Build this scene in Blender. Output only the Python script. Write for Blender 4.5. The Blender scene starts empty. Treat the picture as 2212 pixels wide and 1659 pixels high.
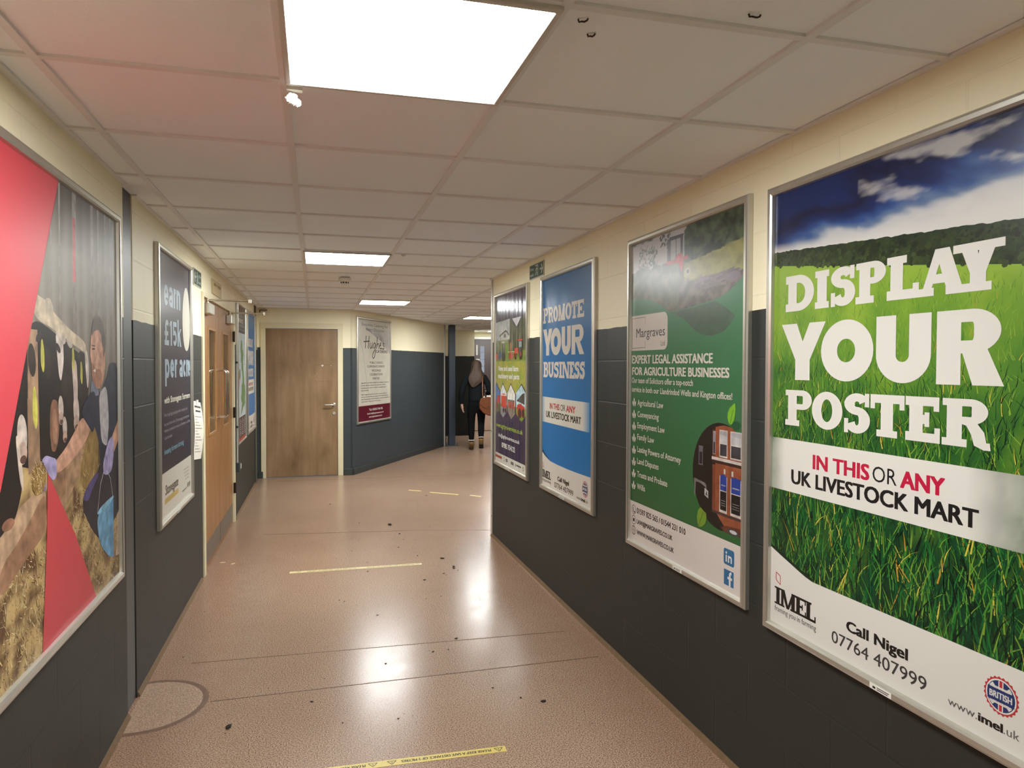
import bpy, math, random
from mathutils import Vector, Matrix, noise
from mathutils.geometry import tessellate_polygon

random.seed(7)
S = bpy.context.scene
COL = S.collection
PI = math.pi

# ---------------------------------------------------------------- camera
cam_data = bpy.data.cameras.new('camera')
cam_data.sensor_width = 36.0
cam_data.lens = 1566.13 * 36.0 / 2212.0
cam_data.clip_start = 0.02
cam = bpy.data.objects.new('camera', cam_data)
COL.objects.link(cam)
cam.matrix_world = Matrix(((0.964929, 0.004233, -0.262477, 0.0),
                           (-0.262499, 0.025216, -0.964603, 0.0),
                           (0.002535, 0.999673, 0.025443, 1.5456),
                           (0, 0, 0, 1)))
S.camera = cam

# ---------------------------------------------------------------- world, exposure
world = bpy.data.worlds.new('world')
S.world = world
world.use_nodes = True
world.node_tree.nodes['Background'].inputs[0].default_value = (0.9, 0.95, 1.0, 1)
world.node_tree.nodes['Background'].inputs[1].default_value = 0.05
S.view_settings.view_transform = 'Standard'
S.view_settings.look = 'None'
S.view_settings.exposure = 2.32
S.view_settings.gamma = 1.0
S.view_settings.use_curve_mapping = False
LAMP_POWER = 11.0            # emission of the ceiling panels
LAMP_COLOR = (0.97, 1.0, 0.98, 1)

# ---------------------------------------------------------------- helpers
def lin(c):
    c /= 255.0
    return c / 12.92 if c <= 0.04045 else ((c + 0.055) / 1.055) ** 2.4
def L(r, g, b, k=1.0):
    return (lin(r) * k, lin(g) * k, lin(b) * k)

def setp(o, label=None, cat=None, group=None, kind=None):
    if label: o['label'] = label
    if cat: o['category'] = cat
    if group: o['group'] = group
    if kind: o['kind'] = kind
    return o

def empty(name, loc, rotz=0.0, label=None, cat=None, group=None):
    o = bpy.data.objects.new(name, None)
    o.empty_display_size = 0.1
    COL.objects.link(o)
    o.location = loc
    o.rotation_euler = (0, 0, rotz)
    return setp(o, label, cat, group)

class MB:
    """collects polygons and links them as one mesh object"""
    def __init__(self):
        self.v = []; self.f = []; self.m = []; self.mats = []; self.mi = 0; self.smooth = []
    def mat(self, m):
        if m not in self.mats: self.mats.append(m)
        self.mi = self.mats.index(m); return self
    def add(self, vs, fs, smooth=False):
        n = len(self.v)
        self.v += [tuple(p) for p in vs]
        for f in fs:
            self.f.append([i + n for i in f]); self.m.append(self.mi); self.smooth.append(smooth)
        return self
    def box(self, x0, x1, y0, y1, z0, z1):
        return self.add([(x0,y0,z0),(x1,y0,z0),(x1,y1,z0),(x0,y1,z0),(x0,y0,z1),(x1,y0,z1),(x1,y1,z1),(x0,y1,z1)],
                        [(0,3,2,1),(4,5,6,7),(0,1,5,4),(1,2,6,5),(2,3,7,6),(3,0,4,7)])
    def tube(self, pts, r, n=12, caps=True):
        pts = [Vector(p) for p in pts]
        rs = r if isinstance(r, (list, tuple)) else [r] * len(pts)
        vs = []; prev = None
        for i, p in enumerate(pts):
            t = (pts[min(i+1, len(pts)-1)] - pts[max(i-1, 0)]).normalized()
            if prev is None:
                a = Vector((0,0,1)) if abs(t.z) < .9 else Vector((1,0,0))
                u = t.cross(a).normalized()
            else:
                u = (prev - t * prev.dot(t)).normalized()
            prev = u; w = t.cross(u)
            for k in range(n):
                an = 2*PI*k/n
                vs.append(p + (u*math.cos(an) + w*math.sin(an)) * rs[i])
        fs = []
        for i in range(len(pts)-1):
            for k in range(n):
                fs.append((i*n+k, i*n+(k+1)%n, (i+1)*n+(k+1)%n, (i+1)*n+k))
        self.add(vs, fs, True)
        if caps:
            self.add(vs[:n], [tuple(range(n))[::-1]]); self.add(vs[-n:], [tuple(range(n))])
        return self
    def lathe(self, prof, c=(0,0,0), axis='z', n=32):
        vs = []; fs = []
        for (r, h) in prof:
            for k in range(n):
                a = 2*PI*k/n; x = r*math.cos(a); y = r*math.sin(a)
                p = (x, y, h) if axis == 'z' else ((x, h, y) if axis == 'y' else (h, x, y))
                vs.append((p[0]+c[0], p[1]+c[1], p[2]+c[2]))
        for i in range(len(prof)-1):
            for k in range(n):
                fs.append((i*n+k, i*n+(k+1)%n, (i+1)*n+(k+1)%n, (i+1)*n+k))
        self.add(vs, fs, True)
        self.add(vs[:n], [tuple(range(n))]); self.add(vs[-n:], [tuple(range(n))[::-1]])
        return self
    def build(self, name, m=None, parent=None, bevel=0.0, seg=2):
        me = bpy.data.meshes.new(name)
        me.from_pydata(self.v, [], self.f)
        mats = self.mats or [m]
        for q in mats: me.materials.append(q)
        for p, i, s in zip(me.polygons, self.m, self.smooth):
            p.material_index = i; p.use_smooth = s
        me.validate(); me.update()
        o = bpy.data.objects.new(name, me)
        COL.objects.link(o)
        if parent: o.parent = parent
        if bevel:
            b = o.modifiers.new('bevel', 'BEVEL'); b.width = bevel; b.segments = seg
            b.limit_method = 'ANGLE'; b.harden_normals = False
        return o

def mat(name, col, rough=0.5, metal=0.0, spec=0.5, noise_scale=0, noise_amt=0.0, bump=0.0, bump_scale=60, coat=0.0):
    m = bpy.data.materials.new(name); m.use_nodes = True
    nt = m.node_tree; b = nt.nodes['Principled BSDF']
    b.inputs['Base Color'].default_value = (*col, 1)
    b.inputs['Roughness'].default_value = rough
    b.inputs['Metallic'].default_value = metal
    b.inputs['Specular IOR Level'].default_value = spec
    b.inputs['Coat Weight'].default_value = coat
    tc = nt.nodes.new('ShaderNodeTexCoord')
    if noise_amt:
        n = nt.nodes.new('ShaderNodeTexNoise'); n.inputs['Scale'].default_value = noise_scale; n.inputs['Detail'].default_value = 5
        nt.links.new(tc.outputs['Object'], n.inputs['Vector'])
        mx = nt.nodes.new('ShaderNodeMix'); mx.data_type = 'RGBA'
        mx.inputs[6].default_value = (*[c*(1-noise_amt) for c in col], 1)
        mx.inputs[7].default_value = (*[min(1, c*(1+noise_amt)) for c in col], 1)
        nt.links.new(n.outputs['Fac'], mx.inputs[0]); nt.links.new(mx.outputs[2], b.inputs['Base Color'])
    if bump:
        n2 = nt.nodes.new('ShaderNodeTexNoise'); n2.inputs['Scale'].default_value = bump_scale; n2.inputs['Detail'].default_value = 4
        nt.links.new(tc.outputs['Object'], n2.inputs['Vector'])
        bp = nt.nodes.new('ShaderNodeBump'); bp.inputs['Strength'].default_value = bump; bp.inputs['Distance'].default_value = 0.002
        nt.links.new(n2.outputs['Fac'], bp.inputs['Height']); nt.links.new(bp.outputs['Normal'], b.inputs['Normal'])
    return m

def math_node(nt, op, a=None, b=None, clamp=False):
    n = nt.nodes.new('ShaderNodeMath'); n.operation = op; n.use_clamp = clamp
    for i, q in enumerate((a, b)):
        if q is None: continue
        if isinstance(q, (int, float)): n.inputs[i].default_value = q
        else: nt.links.new(q, n.inputs[i])
    return n.outputs[0]

def mixc(nt, fac, a, b):
    n = nt.nodes.new('ShaderNodeMix'); n.data_type = 'RGBA'
    for i, q in ((0, fac), (6, a), (7, b)):
        if isinstance(q, (tuple, list)): n.inputs[i].default_value = (*q[:3], 1)
        elif isinstance(q, (int, float)): n.inputs[i].default_value = q
        else: nt.links.new(q, n.inputs[i])
    return n.outputs[2]

def wall_material(name, dado_h, upper, lower, blocks=True):
    m = bpy.data.materials.new(name); m.use_nodes = True
    nt = m.node_tree; b = nt.nodes['Principled BSDF']
    tc = nt.nodes.new('ShaderNodeTexCoord'); sep = nt.nodes.new('ShaderNodeSeparateXYZ')
    nt.links.new(tc.outputs['Object'], sep.inputs[0])
    x, y, z = sep.outputs
    nz = nt.nodes.new('ShaderNodeTexNoise'); nz.inputs['Scale'].default_value = 9; nz.inputs['Detail'].default_value = 4
    nt.links.new(tc.outputs['Object'], nz.inputs['Vector'])
    zz = math_node(nt, 'ADD', z, math_node(nt, 'MULTIPLY', math_node(nt, 'SUBTRACT', nz.outputs['Fac'], .5), .012))
    up = math_node(nt, 'GREATER_THAN', zz, dado_h)
    # scuffs: thin streaks in the dark paint
    mp = nt.nodes.new('ShaderNodeMapping'); mp.inputs['Scale'].default_value = (5, 5, 26); mp.inputs['Rotation'].default_value = (0, .5, 0)
    nt.links.new(tc.outputs['Object'], mp.inputs[0])
    sc = nt.nodes.new('ShaderNodeTexNoise'); sc.inputs['Scale'].default_value = 3; sc.inputs['Detail'].default_value = 8; sc.inputs['Roughness'].default_value = .65
    nt.links.new(mp.outputs[0], sc.inputs['Vector'])
    scf = math_node(nt, 'MULTIPLY', math_node(nt, 'SUBTRACT', sc.outputs['Fac'], .70, True), 2.2, True)
    big = nt.nodes.new('ShaderNodeTexNoise'); big.inputs['Scale'].default_value = 2.2; big.inputs['Detail'].default_value = 6
    nt.links.new(tc.outputs['Object'], big.inputs['Vector'])
    low = mixc(nt, big.outputs['Fac'], [c*.85 for c in lower], [c*1.15 for c in lower])
    low = mixc(nt, scf, low, [min(1, c*3.2) for c in lower])
    upc = mixc(nt, big.outputs['Fac'], [c*.94 for c in upper], [min(1, c*1.05) for c in upper])
    fine = nt.nodes.new('ShaderNodeTexNoise'); fine.inputs['Scale'].default_value = 70; fine.inputs['Detail'].default_value = 3
    nt.links.new(tc.outputs['Object'], fine.inputs['Vector'])
    h = math_node(nt, 'MULTIPLY', fine.outputs['Fac'], .35)
    if blocks:
        cmb = nt.nodes.new('ShaderNodeCombineXYZ'); nt.links.new(x, cmb.inputs[0]); nt.links.new(z, cmb.inputs[1])
        br = nt.nodes.new('ShaderNodeTexBrick')
        br.inputs['Scale'].default_value = 1; br.inputs['Brick Width'].default_value = .45; br.inputs['Row Height'].default_value = .225
        br.inputs['Mortar Size'].default_value = .005; br.inputs['Mortar Smooth'].default_value = .6
        nt.links.new(cmb.outputs[0], br.inputs['Vector'])
        inv = math_node(nt, 'SUBTRACT', 1.0, br.outputs['Fac'])
        h = math_node(nt, 'ADD', h, math_node(nt, 'MULTIPLY', inv, .7))
        low = mixc(nt, math_node(nt, 'MULTIPLY', br.outputs['Fac'], .16), low, [c*.6 for c in lower])
        upc = mixc(nt, math_node(nt, 'MULTIPLY', br.outputs['Fac'], .05), upc, [c*.7 for c in upper])
    nt.links.new(mixc(nt, up, low, upc), b.inputs['Base Color'])
    b.inputs['Roughness'].default_value = .5
    b.inputs['Specular IOR Level'].default_value = .35
    bp = nt.nodes.new('ShaderNodeBump'); bp.inputs['Strength'].default_value = .5; bp.inputs['Distance'].default_value = .003
    nt.links.new(h, bp.inputs['Height']); nt.links.new(bp.outputs['Normal'], b.inputs['Normal'])
    return m

def wood_material(name, a, b_, rough=.35, scale=(14, 14, .8), dirt=None):
    m = bpy.data.materials.new(name); m.use_nodes = True
    nt = m.node_tree; b = nt.nodes['Principled BSDF']
    tc = nt.nodes.new('ShaderNodeTexCoord'); mp = nt.nodes.new('ShaderNodeMapping'); mp.inputs['Scale'].default_value = scale
    nt.links.new(tc.outputs['Object'], mp.inputs[0])
    n = nt.nodes.new('ShaderNodeTexNoise'); n.inputs['Scale'].default_value = 1.6; n.inputs['Detail'].default_value = 9; n.inputs['Roughness'].default_value = .62; n.inputs['Distortion'].default_value = .5
    nt.links.new(mp.outputs[0], n.inputs['Vector'])
    f = math_node(nt, 'MULTIPLY', math_node(nt, 'SUBTRACT', n.outputs['Fac'], .3), 2.2, True)
    c = mixc(nt, f, a, b_)
    if dirt:
        g = nt.nodes.new('ShaderNodeTexNoise'); g.inputs['Scale'].default_value = 2.4; g.inputs['Detail'].default_value = 5
        mp2 = nt.nodes.new('ShaderNodeMapping'); mp2.inputs['Scale'].default_value = (1.6, 1, .7)
        nt.links.new(tc.outputs['Object'], mp2.inputs[0]); nt.links.new(mp2.outputs[0], g.inputs['Vector'])
        c = mixc(nt, math_node(nt, 'MULTIPLY', math_node(nt, 'SUBTRACT', g.outputs['Fac'], .45, True), 2.6, True), c, dirt)
    nt.links.new(c, b.inputs['Base Color'])
    b.inputs['Roughness'].default_value = rough
    bp = nt.nodes.new('ShaderNodeBump'); bp.inputs['Strength'].default_value = .08; bp.inputs['Distance'].default_value = .001
    nt.links.new(n.outputs['Fac'], bp.inputs['Height']); nt.links.new(bp.outputs['Normal'], b.inputs['Normal'])
    return m

def emit(name, col, power):
    m = bpy.data.materials.new(name); m.use_nodes = True
    nt = m.node_tree; nt.nodes.remove(nt.nodes['Principled BSDF'])
    e = nt.nodes.new('ShaderNodeEmission'); e.inputs[0].default_value = col; e.inputs[1].default_value = power
    nt.links.new(e.outputs[0], nt.nodes['Material Output'].inputs[0]); return m

def glass_material(name):
    m = bpy.data.materials.new(name); m.use_nodes = True
    b = m.node_tree.nodes['Principled BSDF']
    b.inputs['Base Color'].default_value = (.85, .93, .9, 1); b.inputs['Roughness'].default_value = .02
    b.inputs['Transmission Weight'].default_value = 1.0; b.inputs['IOR'].default_value = 1.45
    return m

# ---------------------------------------------------------------- room lamps (large panels), one of them added out of view
ZC = 2.3194
GX, GY = -0.0767, 2.087
M_lamp = emit('lamp_diffuser', LAMP_COLOR, LAMP_POWER)
M_lampframe = mat('white_lamp_frame', L(205, 200, 188), .4)
def lamp(x0, y0, label):
    t = empty('ceiling_light', (x0+.3, y0+.3, ZC), 0, label, 'ceiling light', 'square ceiling light panels')
    m = MB()
    w = .297; b = .016; z0 = -.014; z1 = .002
    for (a0,a1,b0,b1) in ((-w,w,-w,-w+b),(-w,w,w-b,w),(-w,-w+b,-w+b,w-b),(w-b,w,-w+b,w-b)):
        m.box(a0,a1,b0,b1,z0,z1)
    m.build('lamp_frame', M_lampframe, t, .002, 1)
    d = MB().box(-w+b-.001, w-b+.001, -w+b-.001, w-b+.001, -.0115, -.004)
    d.build('diffuser', M_lamp, t)
    return t
lamp(GX, GY-.6, 'nearest and largest glowing square ceiling light panel, overhead at the top of the photo')
lamp(GX, GY+3.0, 'second square ceiling light panel along the corridor, before the brown end door')
lamp(GX+.6, GY+6.6, 'third ceiling light panel, just in front of the angled grey wall')
lamp(GX+2.4, GY+9.0, 'ceiling light panel partly hidden by the white corner strip, above the walking person')
lamp(3.76, 16.05-.6, 'farthest small ceiling light seen beside the dark far door')
for k, (x, y) in enumerate(((GX, GY-4.2), (GX+2.4, GY+5.4))):
    lamp(x, y, ('square ceiling light panel behind the camera position' if k == 0 else 'added square light panel, unseen behind the right-hand wall, brightening the far lobby'))  # the second is an extra unseen lamp, added to lift the angled wall
# ---------------------------------------------------------------- setting
CREAM = L(247, 238, 206); DARK = L(43, 45, 42)
M_block = wall_material('painted_block', 1.75, CREAM, DARK, True)
M_plaster = wall_material('painted_plaster', 1.785, CREAM, L(60, 67, 71), False)
M_dark = mat('dark_grey_paint', L(54, 59, 60), .45, noise_scale=6, noise_amt=.12, bump=.15)
M_steel = mat('grey_steel_paint', L(62, 67, 69), .4, noise_scale=8, noise_amt=.1, bump=.1)
M_black = mat('black_gap', L(24, 20, 18), .8, noise_scale=20, noise_amt=.3)
M_rust = mat('raw_brown_edge', L(96, 66, 42), .8, noise_scale=60, noise_amt=.4)
M_creamwood = mat('cream_gloss_paint', L(226, 216, 180), .35, noise_scale=5, noise_amt=.05, bump=.1, bump_scale=30)
M_cove = mat('floor_edge_cove', L(112, 88, 62), .5, noise_scale=40, noise_amt=.35)
M_white = mat('white_plastic', L(228, 225, 215), .4, noise_scale=10, noise_amt=.03)
M_alu = mat('brushed_aluminium', L(205, 202, 192), .32, .85, noise_scale=30, noise_amt=.05)
M_chrome = mat('polished_steel', L(225, 222, 215), .14, 1.0, noise_scale=30, noise_amt=.04)
M_blackp = mat('black_plastic', L(22, 22, 24), .4, noise_scale=30, noise_amt=.1)
M_trimwhite = mat('pale_metal_trim', L(196, 194, 184), .4, .2, noise_scale=12, noise_amt=.06)

def floor_material(name='speckled_brown_floor', pale=0.0):
    m = bpy.data.materials.new(name); m.use_nodes = True
    nt = m.node_tree; b = nt.nodes['Principled BSDF']
    tc = nt.nodes.new('ShaderNodeTexCoord'); sep = nt.nodes.new('ShaderNodeSeparateXYZ')
    nt.links.new(tc.outputs['Object'], sep.inputs[0])
    def N(scale, detail=4, rough=.5):
        n = nt.nodes.new('ShaderNodeTexNoise'); n.inputs['Scale'].default_value = scale
        n.inputs['Detail'].default_value = detail; n.inputs['Roughness'].default_value = rough
        nt.links.new(tc.outputs['Object'], n.inputs['Vector']); return n.outputs['Fac']
    fine = N(190, 2, .6); blot = N(1.3, 6, .6); mid = N(11, 5, .6)
    base = mixc(nt, blot, L(160, 132, 110), L(186, 158, 136))
    # traffic wear: the middle of the corridor is greyer, the edges keep their red brown
    d = math_node(nt, 'ABSOLUTE', math_node(nt, 'SUBTRACT', sep.outputs[0], .40))
    edge = math_node(nt, 'MULTIPLY', math_node(nt, 'SUBTRACT', math_node(nt, 'ADD', d, math_node(nt, 'MULTIPLY', mid, .35)), .88, True), 2.6, True)
    inside = math_node(nt, 'MULTIPLY', math_node(nt, 'SUBTRACT', 7.6, sep.outputs[1], True), .55, True)
    base = mixc(nt, math_node(nt, 'MULTIPLY', edge, inside), base, L(148, 106, 82))
    sp = math_node(nt, 'MULTIPLY', math_node(nt, 'SUBTRACT', fine, .36, True), 5.0, True)
    base = mixc(nt, sp, [c for c in L(92, 66, 50)], base)
    lt = math_node(nt, 'MULTIPLY', math_node(nt, 'SUBTRACT', fine, .60, True), 6, True)
    base = mixc(nt, math_node(nt, 'MULTIPLY', lt, .75), base, L(220, 200, 176))
    base = mixc(nt, math_node(nt, 'MULTIPLY', math_node(nt, 'SUBTRACT', mid, .55, True), 1.2, True), base, L(138, 108, 86))
    if pale: base = mixc(nt, pale, base, L(196, 176, 154))
    nt.links.new(base, b.inputs['Base Color'])
    r = math_node(nt, 'ADD', math_node(nt, 'MULTIPLY', mid, .14), .16)
    nt.links.new(r, b.inputs['Roughness'])
    b.inputs['Specular IOR Level'].default_value = .32
    bp = nt.nodes.new('ShaderNodeBump'); bp.inputs['Strength'].default_value = .35; bp.inputs['Distance'].default_value = .0006
    nt.links.new(N(75, 3, .6), bp.inputs['Height']); nt.links.new(bp.outputs['Normal'], b.inputs['Normal'])
    return m
M_floor = floor_material()
M_patch = floor_material('speckled_pale_patch', .22)

fl = MB().box(-1.3, 6.0, -4.6, 18.0, -.12, 0).build('floor', M_floor)
setp(fl, 'speckled reddish brown floor of the corridor, shiny and worn', 'floor', kind='structure')
# welded seams in the sheet floor
M_seam = mat('dark_seam', L(104, 76, 58), .5, noise_scale=30, noise_amt=.3)
def seam(a, b, w=.005):
    a = Vector(a); b = Vector(b); d = (b-a).normalized(); n = Vector((-d.y, d.x)) * w/2
    m = MB(); vs = [a-n, b-n, b+n, a+n]
    m.add([(p.x, p.y, .0012) for p in vs] + [(p.x, p.y, -.002) for p in vs], [(0,1,2,3),(0,4,5,1),(1,5,6,2),(2,6,7,3),(3,7,4,0)])
    return m.build('floor_seam', M_seam, fl)
seam((-.47, 3.537), (1.45, 3.562)); seam((-.62, 4.02), (1.4, 3.955), .004)
seam((-.45, 6.93), (1.0, 6.74), .006); seam((1.0, 6.74), (1.62, 6.58), .006); seam((-.5, 10.07), (2.3, 10.05), .008)
# round repaired patch by the left column
def disc(r0, r1, z0, z1, cx, cy, xmin):
    m = MB(); n = 64; vs = []; fs = []
    for r, z in ((r0, z1), (r1, z0)):
        for k in range(n):
            a = 2*PI*k/n
            vs.append((max(xmin, cx + r*math.cos(a)), cy + r*math.sin(a)*1.05, z))
    for k in range(n):
        fs.append((k, (k+1) % n, n+(k+1) % n, n+k))
    if r0 < .26: fs.append(tuple(range(n)))
    return m.add(vs, fs)
disc(.232, .240, .0006, .0012, -.742, 3.565, -.79).build('floor_patch', M_patch, fl)
disc(.250, .262, .0004, .0009, -.742, 3.565, -.79).build('patch_rim', M_seam, fl)

# ceiling: tiles above, exposed T-bar grid below
def ceiling_material():
    m = mat('mineral_fibre_tile', L(245, 249, 254), .9, noise_scale=420, noise_amt=.05, bump=.25, bump_scale=260)
    return m
cl = MB().box(-1.3, 6.0, -4.6, 18.0, ZC+.004, ZC+.12).build('ceiling', ceiling_material())
setp(cl, 'suspended ceiling of square off-white tiles', 'ceiling', kind='structure')
M_bar = mat('grid_bar_paint', L(230, 229, 228), .45, noise_scale=4, noise_amt=.04)
g = MB()
lamps_at = [(GX, GY-.6), (GX, GY+3.0), (GX+.6, GY+6.6), (GX+2.4, GY+9.0), (GX, GY-4.2), (GX+2.4, GY+5.4)]
def under_roof(x, y):
    if y < 6.4: return -.79 < x < 1.545
    lim = -.74 if y < 10.38 else .51 + (y-10.36)*.5626
    return lim < x < 5.5
def near_lamp(x, y):
    return any(lx-.004 < x < lx+.604 and ly-.004 < y < ly+.604 for lx, ly in lamps_at)
for i in range(-1, 10):
    x = GX + .6*i
    for k in range(-11, 27):
        y0 = GY + .6*k
        ya, yb = y0+.012, y0+.588
        if not under_roof(x, (ya+yb)/2): continue
        g.box(x-.012, x+.012, ya-.024, yb, ZC-.004, ZC+.005)
for k in range(-11, 27):
    y = GY + .6*k
    for i in range(-2, 10):
        xa, xb = GX+.6*i+.012, GX+.6*i+.588
        if y < 6.4: xa, xb = max(xa, -.785), min(xb, 1.54)
        else:
            lim = -.745 if y < 10.38 else .51 + (y-10.36)*.5626
            xa, xb = max(xa, lim), min(xb, 5.45)
        if xb - xa < .02: continue
        g.box(xa, xb, y-.012, y+.012, ZC-.0035, ZC+.005)
g.build('ceiling_grid', M_bar, cl)

def wall(name, p0, p1, zt, m, thick=.14, zb=0.0, label=None):
    """wall face from p0 to p1 (left to right as seen from the room), its body behind the face"""
    p0 = Vector(p0); p1 = Vector(p1); d = p1 - p0; ln = d.length
    o = MB().box(0, ln, 0, thick, zb, zt).build(name, m)
    o.location = (p0.x, p0.y, 0); o.rotation_euler = (0, 0, math.atan2(d.y, d.x))
    return setp(o, label or ('painted ' + name.replace('_', ' ')), 'wall', kind='structure')
wall('wall_left', (-.794, -4.4), (-.794, 3.462), ZC+.003, M_block, label='near left wall, cream above and dark grey below, behind the red cow poster')
LBo, LBd = Vector((-.8297, .0062)), Vector((.0075, .99997))
def lb(s): return LBo + LBd * s
# double door opening in the left wall lies between s=5.66 and s=7.64
DS0, DS1, DTOP = 5.64, 7.605, 2.06
wall('wall_left_middle', lb(3.66), lb(DS0), ZC+.003, M_block, label='left wall between the steel column and the double doors')
wall('wall_left_lintel', lb(DS0), lb(DS1), ZC+.003, M_block, zb=DTOP, label='cream wall strip over the double doors')
wall('wall_left_far', lb(DS1), lb(10.40), ZC+.003, M_block, label='left wall behind the map poster')
# steel columns let into the left wall
def column(name, s0, s1, label, gap0, gap1):
    o = MB().box(0, s1-s0, .004, .12, 0, ZC+.003).build(name, M_steel, None, .004)
    p = lb(s0); o.location = (p.x, p.y, 0); o.rotation_euler = (0, 0, math.atan2(LBd.y, LBd.x))
    return setp(o, label, 'column', kind='structure')
column('trim_1', 3.492, 3.655, 'grey steel column let into the left wall beside the red poster', 0, 0)
tr = MB().mat(M_black).box(0, .034, .035, .12, 0, ZC).mat(M_rust).box(0, .010, .008, .035, 1.70, ZC).build('trim_2', None)
tr.location = (-.800, 3.461, 0); tr.rotation_euler = (0, 0, PI/2)
setp(tr, 'dark open joint between the near left wall and the steel column', 'joint', kind='structure')
o = MB().box(0, .20, -.012, .05, 0, ZC).build('trim_3', M_steel, None, .004)
p = lb(9.93); o.location = (p.x, p.y, 0); o.rotation_euler = (0, 0, math.atan2(LBd.y, LBd.x))
setp(o, 'grey steel column at the far end of the left wall behind the blue poster', 'column', kind='structure')

wall('wall_right', (1.547, 6.39), (1.547, -4.4), ZC+.003, M_block, thick=.16, label='right wall carrying four framed posters')
wall('wall_return', (5.6, 6.43), (1.71, 6.43), ZC+.003, M_block, thick=.14, label='wall turning right behind the corridor corner')
we = MB().box(0, .062, 0, .14, 0, ZC+.003).box(1.110, 1.262, 0, .14, 0, ZC+.003).box(.062, 1.110, 0, .14, 2.105, ZC+.003).build('wall_end', M_plaster)
we.location = (-.752, 10.40, 0); setp(we, 'end wall around the brown wooden door', 'wall', kind='structure')
ANo, ANd = Vector((.508, 10.358)), Vector((.49035, .87153))
wall('wall_angled', (.508, 10.385), (.508+ANd.x*3.83, 10.385+ANd.y*3.83-.02), ZC+.003, M_plaster, label='angled wall, cream above and grey below, with the caterer poster')
wall('wall_far', (2.36, 15.68), (3.405, 15.68), ZC+.003, M_block, label='far wall behind the walking person')
wall('wall_far_side', (3.405, 15.82), (3.405, 16.72), ZC+.003, M_block, label='side of the far lobby')
wall('wall_far_end', (3.405, 16.75), (5.6, 16.75), ZC+.003, M_plaster, label='wall around the dark far door')
wall('wall_far_right', (5.6, 16.75), (5.6, 6.4), ZC+.003, M_block, label='right side wall of the far corridor')
wall('wall_back', (1.7, -4.4), (-.95, -4.4), ZC+.003, M_block, label='wall behind the camera position')
wall('wall_column_return', (2.44, 13.85), (2.36, 15.68), ZC+.003, M_block, label='wall between the far steel post and the far wall')

# worn edge of the floor covering along the block walls
def cove(name, p0, p1, label, r=.014):
    p0 = Vector(p0); p1 = Vector(p1); d = p1-p0
    m = MB(); ln = d.length
    m.add([(0,0,0),(0,-r,0),(0,-.003,r*1.6),(0,0,r*1.6),(ln,0,0),(ln,-r,0),(ln,-.003,r*1.6),(ln,0,r*1.6)],
          [(0,1,2,3),(4,7,6,5),(1,5,6,2),(2,6,7,3),(0,4,5,1)])
    o = m.build(name, M_cove); o.location = (p0.x, p0.y, 0); o.rotation_euler = (0,0,math.atan2(d.y,d.x))
    return setp(o, label, 'baseboard', kind='structure')
cove('baseboard_right', (1.547, 6.38), (1.547, -4.3), 'thin worn brown floor edge along the right wall')
cove('baseboard_left', (-.794, -4.3), (-.794, 3.46), 'thin worn brown floor edge along the near left wall')
cove('baseboard_left_middle', lb(3.67), lb(5.55), 'thin worn brown floor edge before the double doors')
cove('baseboard_left_far', lb(7.68), lb(10.3), 'thin worn brown floor edge under the map poster')
def skirting(name, p0, p1, label, hgt=.092):
    p0 = Vector(p0); p1 = Vector(p1); d = p1-p0; ln = d.length
    m = MB().box(0, ln, -.018, 0, 0, hgt)
    o = m.build(name, M_dark, None, .005); o.location = (p0.x, p0.y, 0); o.rotation_euler = (0,0,math.atan2(d.y,d.x))
    return setp(o, label, 'baseboard', kind='structure')
skirting('baseboard_end_left', (-.752, 10.40), (-.685, 10.40), 'dark skirting left of the brown end door')
skirting('baseboard_end_right', (.386, 10.40), (.508, 10.40), 'dark skirting right of the brown end door')
skirting('baseboard_angled', (.512, 10.392), (.508+ANd.x*3.78, 10.385+ANd.y*3.78), 'dark skirting along the angled wall')

# wall-angle trim where ceiling meets wall
def angle(name, p0, p1, label):
    p0 = Vector(p0); p1 = Vector(p1); d = p1-p0; ln = d.length
    o = MB().box(0, ln, -.020, 0, ZC-.004, ZC+.003).build(name, M_bar)
    o.location = (p0.x, p0.y, 0); o.rotation_euler = (0,0,math.atan2(d.y,d.x))
    return setp(o, label, 'trim', kind='structure')
angle('trim_4', (1.547, 6.38), (1.547, -4.3), 'ceiling edge trim along the right wall')
angle('trim_5', (-.794, -4.3), (-.794, 3.46), 'ceiling edge trim along the near left wall')
angle('trim_6', lb(3.66), lb(10.38), 'ceiling edge trim along the far part of the left wall')
angle('trim_7', (-.745, 10.40), (.508, 10.40), 'ceiling edge trim over the brown end door')
angle('trim_8', (.508, 10.38), (.508+ANd.x*3.8, 10.36+ANd.y*3.8), 'ceiling edge trim along the angled wall')

# pale metal guard on the corner of the right wall
cg = empty('trim_9', (1.547, 6.39, 0), 0); setp(cg, 'pale metal guard on the corner of the right wall', 'corner guard', kind='structure')
MB().box(-.006, 0, -.050, .006, .02, ZC-.004).box(-.006, .050, 0, .006, .02, ZC-.004).build('corner_angle', M_trimwhite, cg, .002, 1)
for z in (.18, .95, 1.27, 1.95):
    MB().lathe([(.0001, -.008), (.006, -.0078), (.006, -.006)], (0, -.024, z), 'x', 12).build('screw', M_black, cg)
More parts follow.
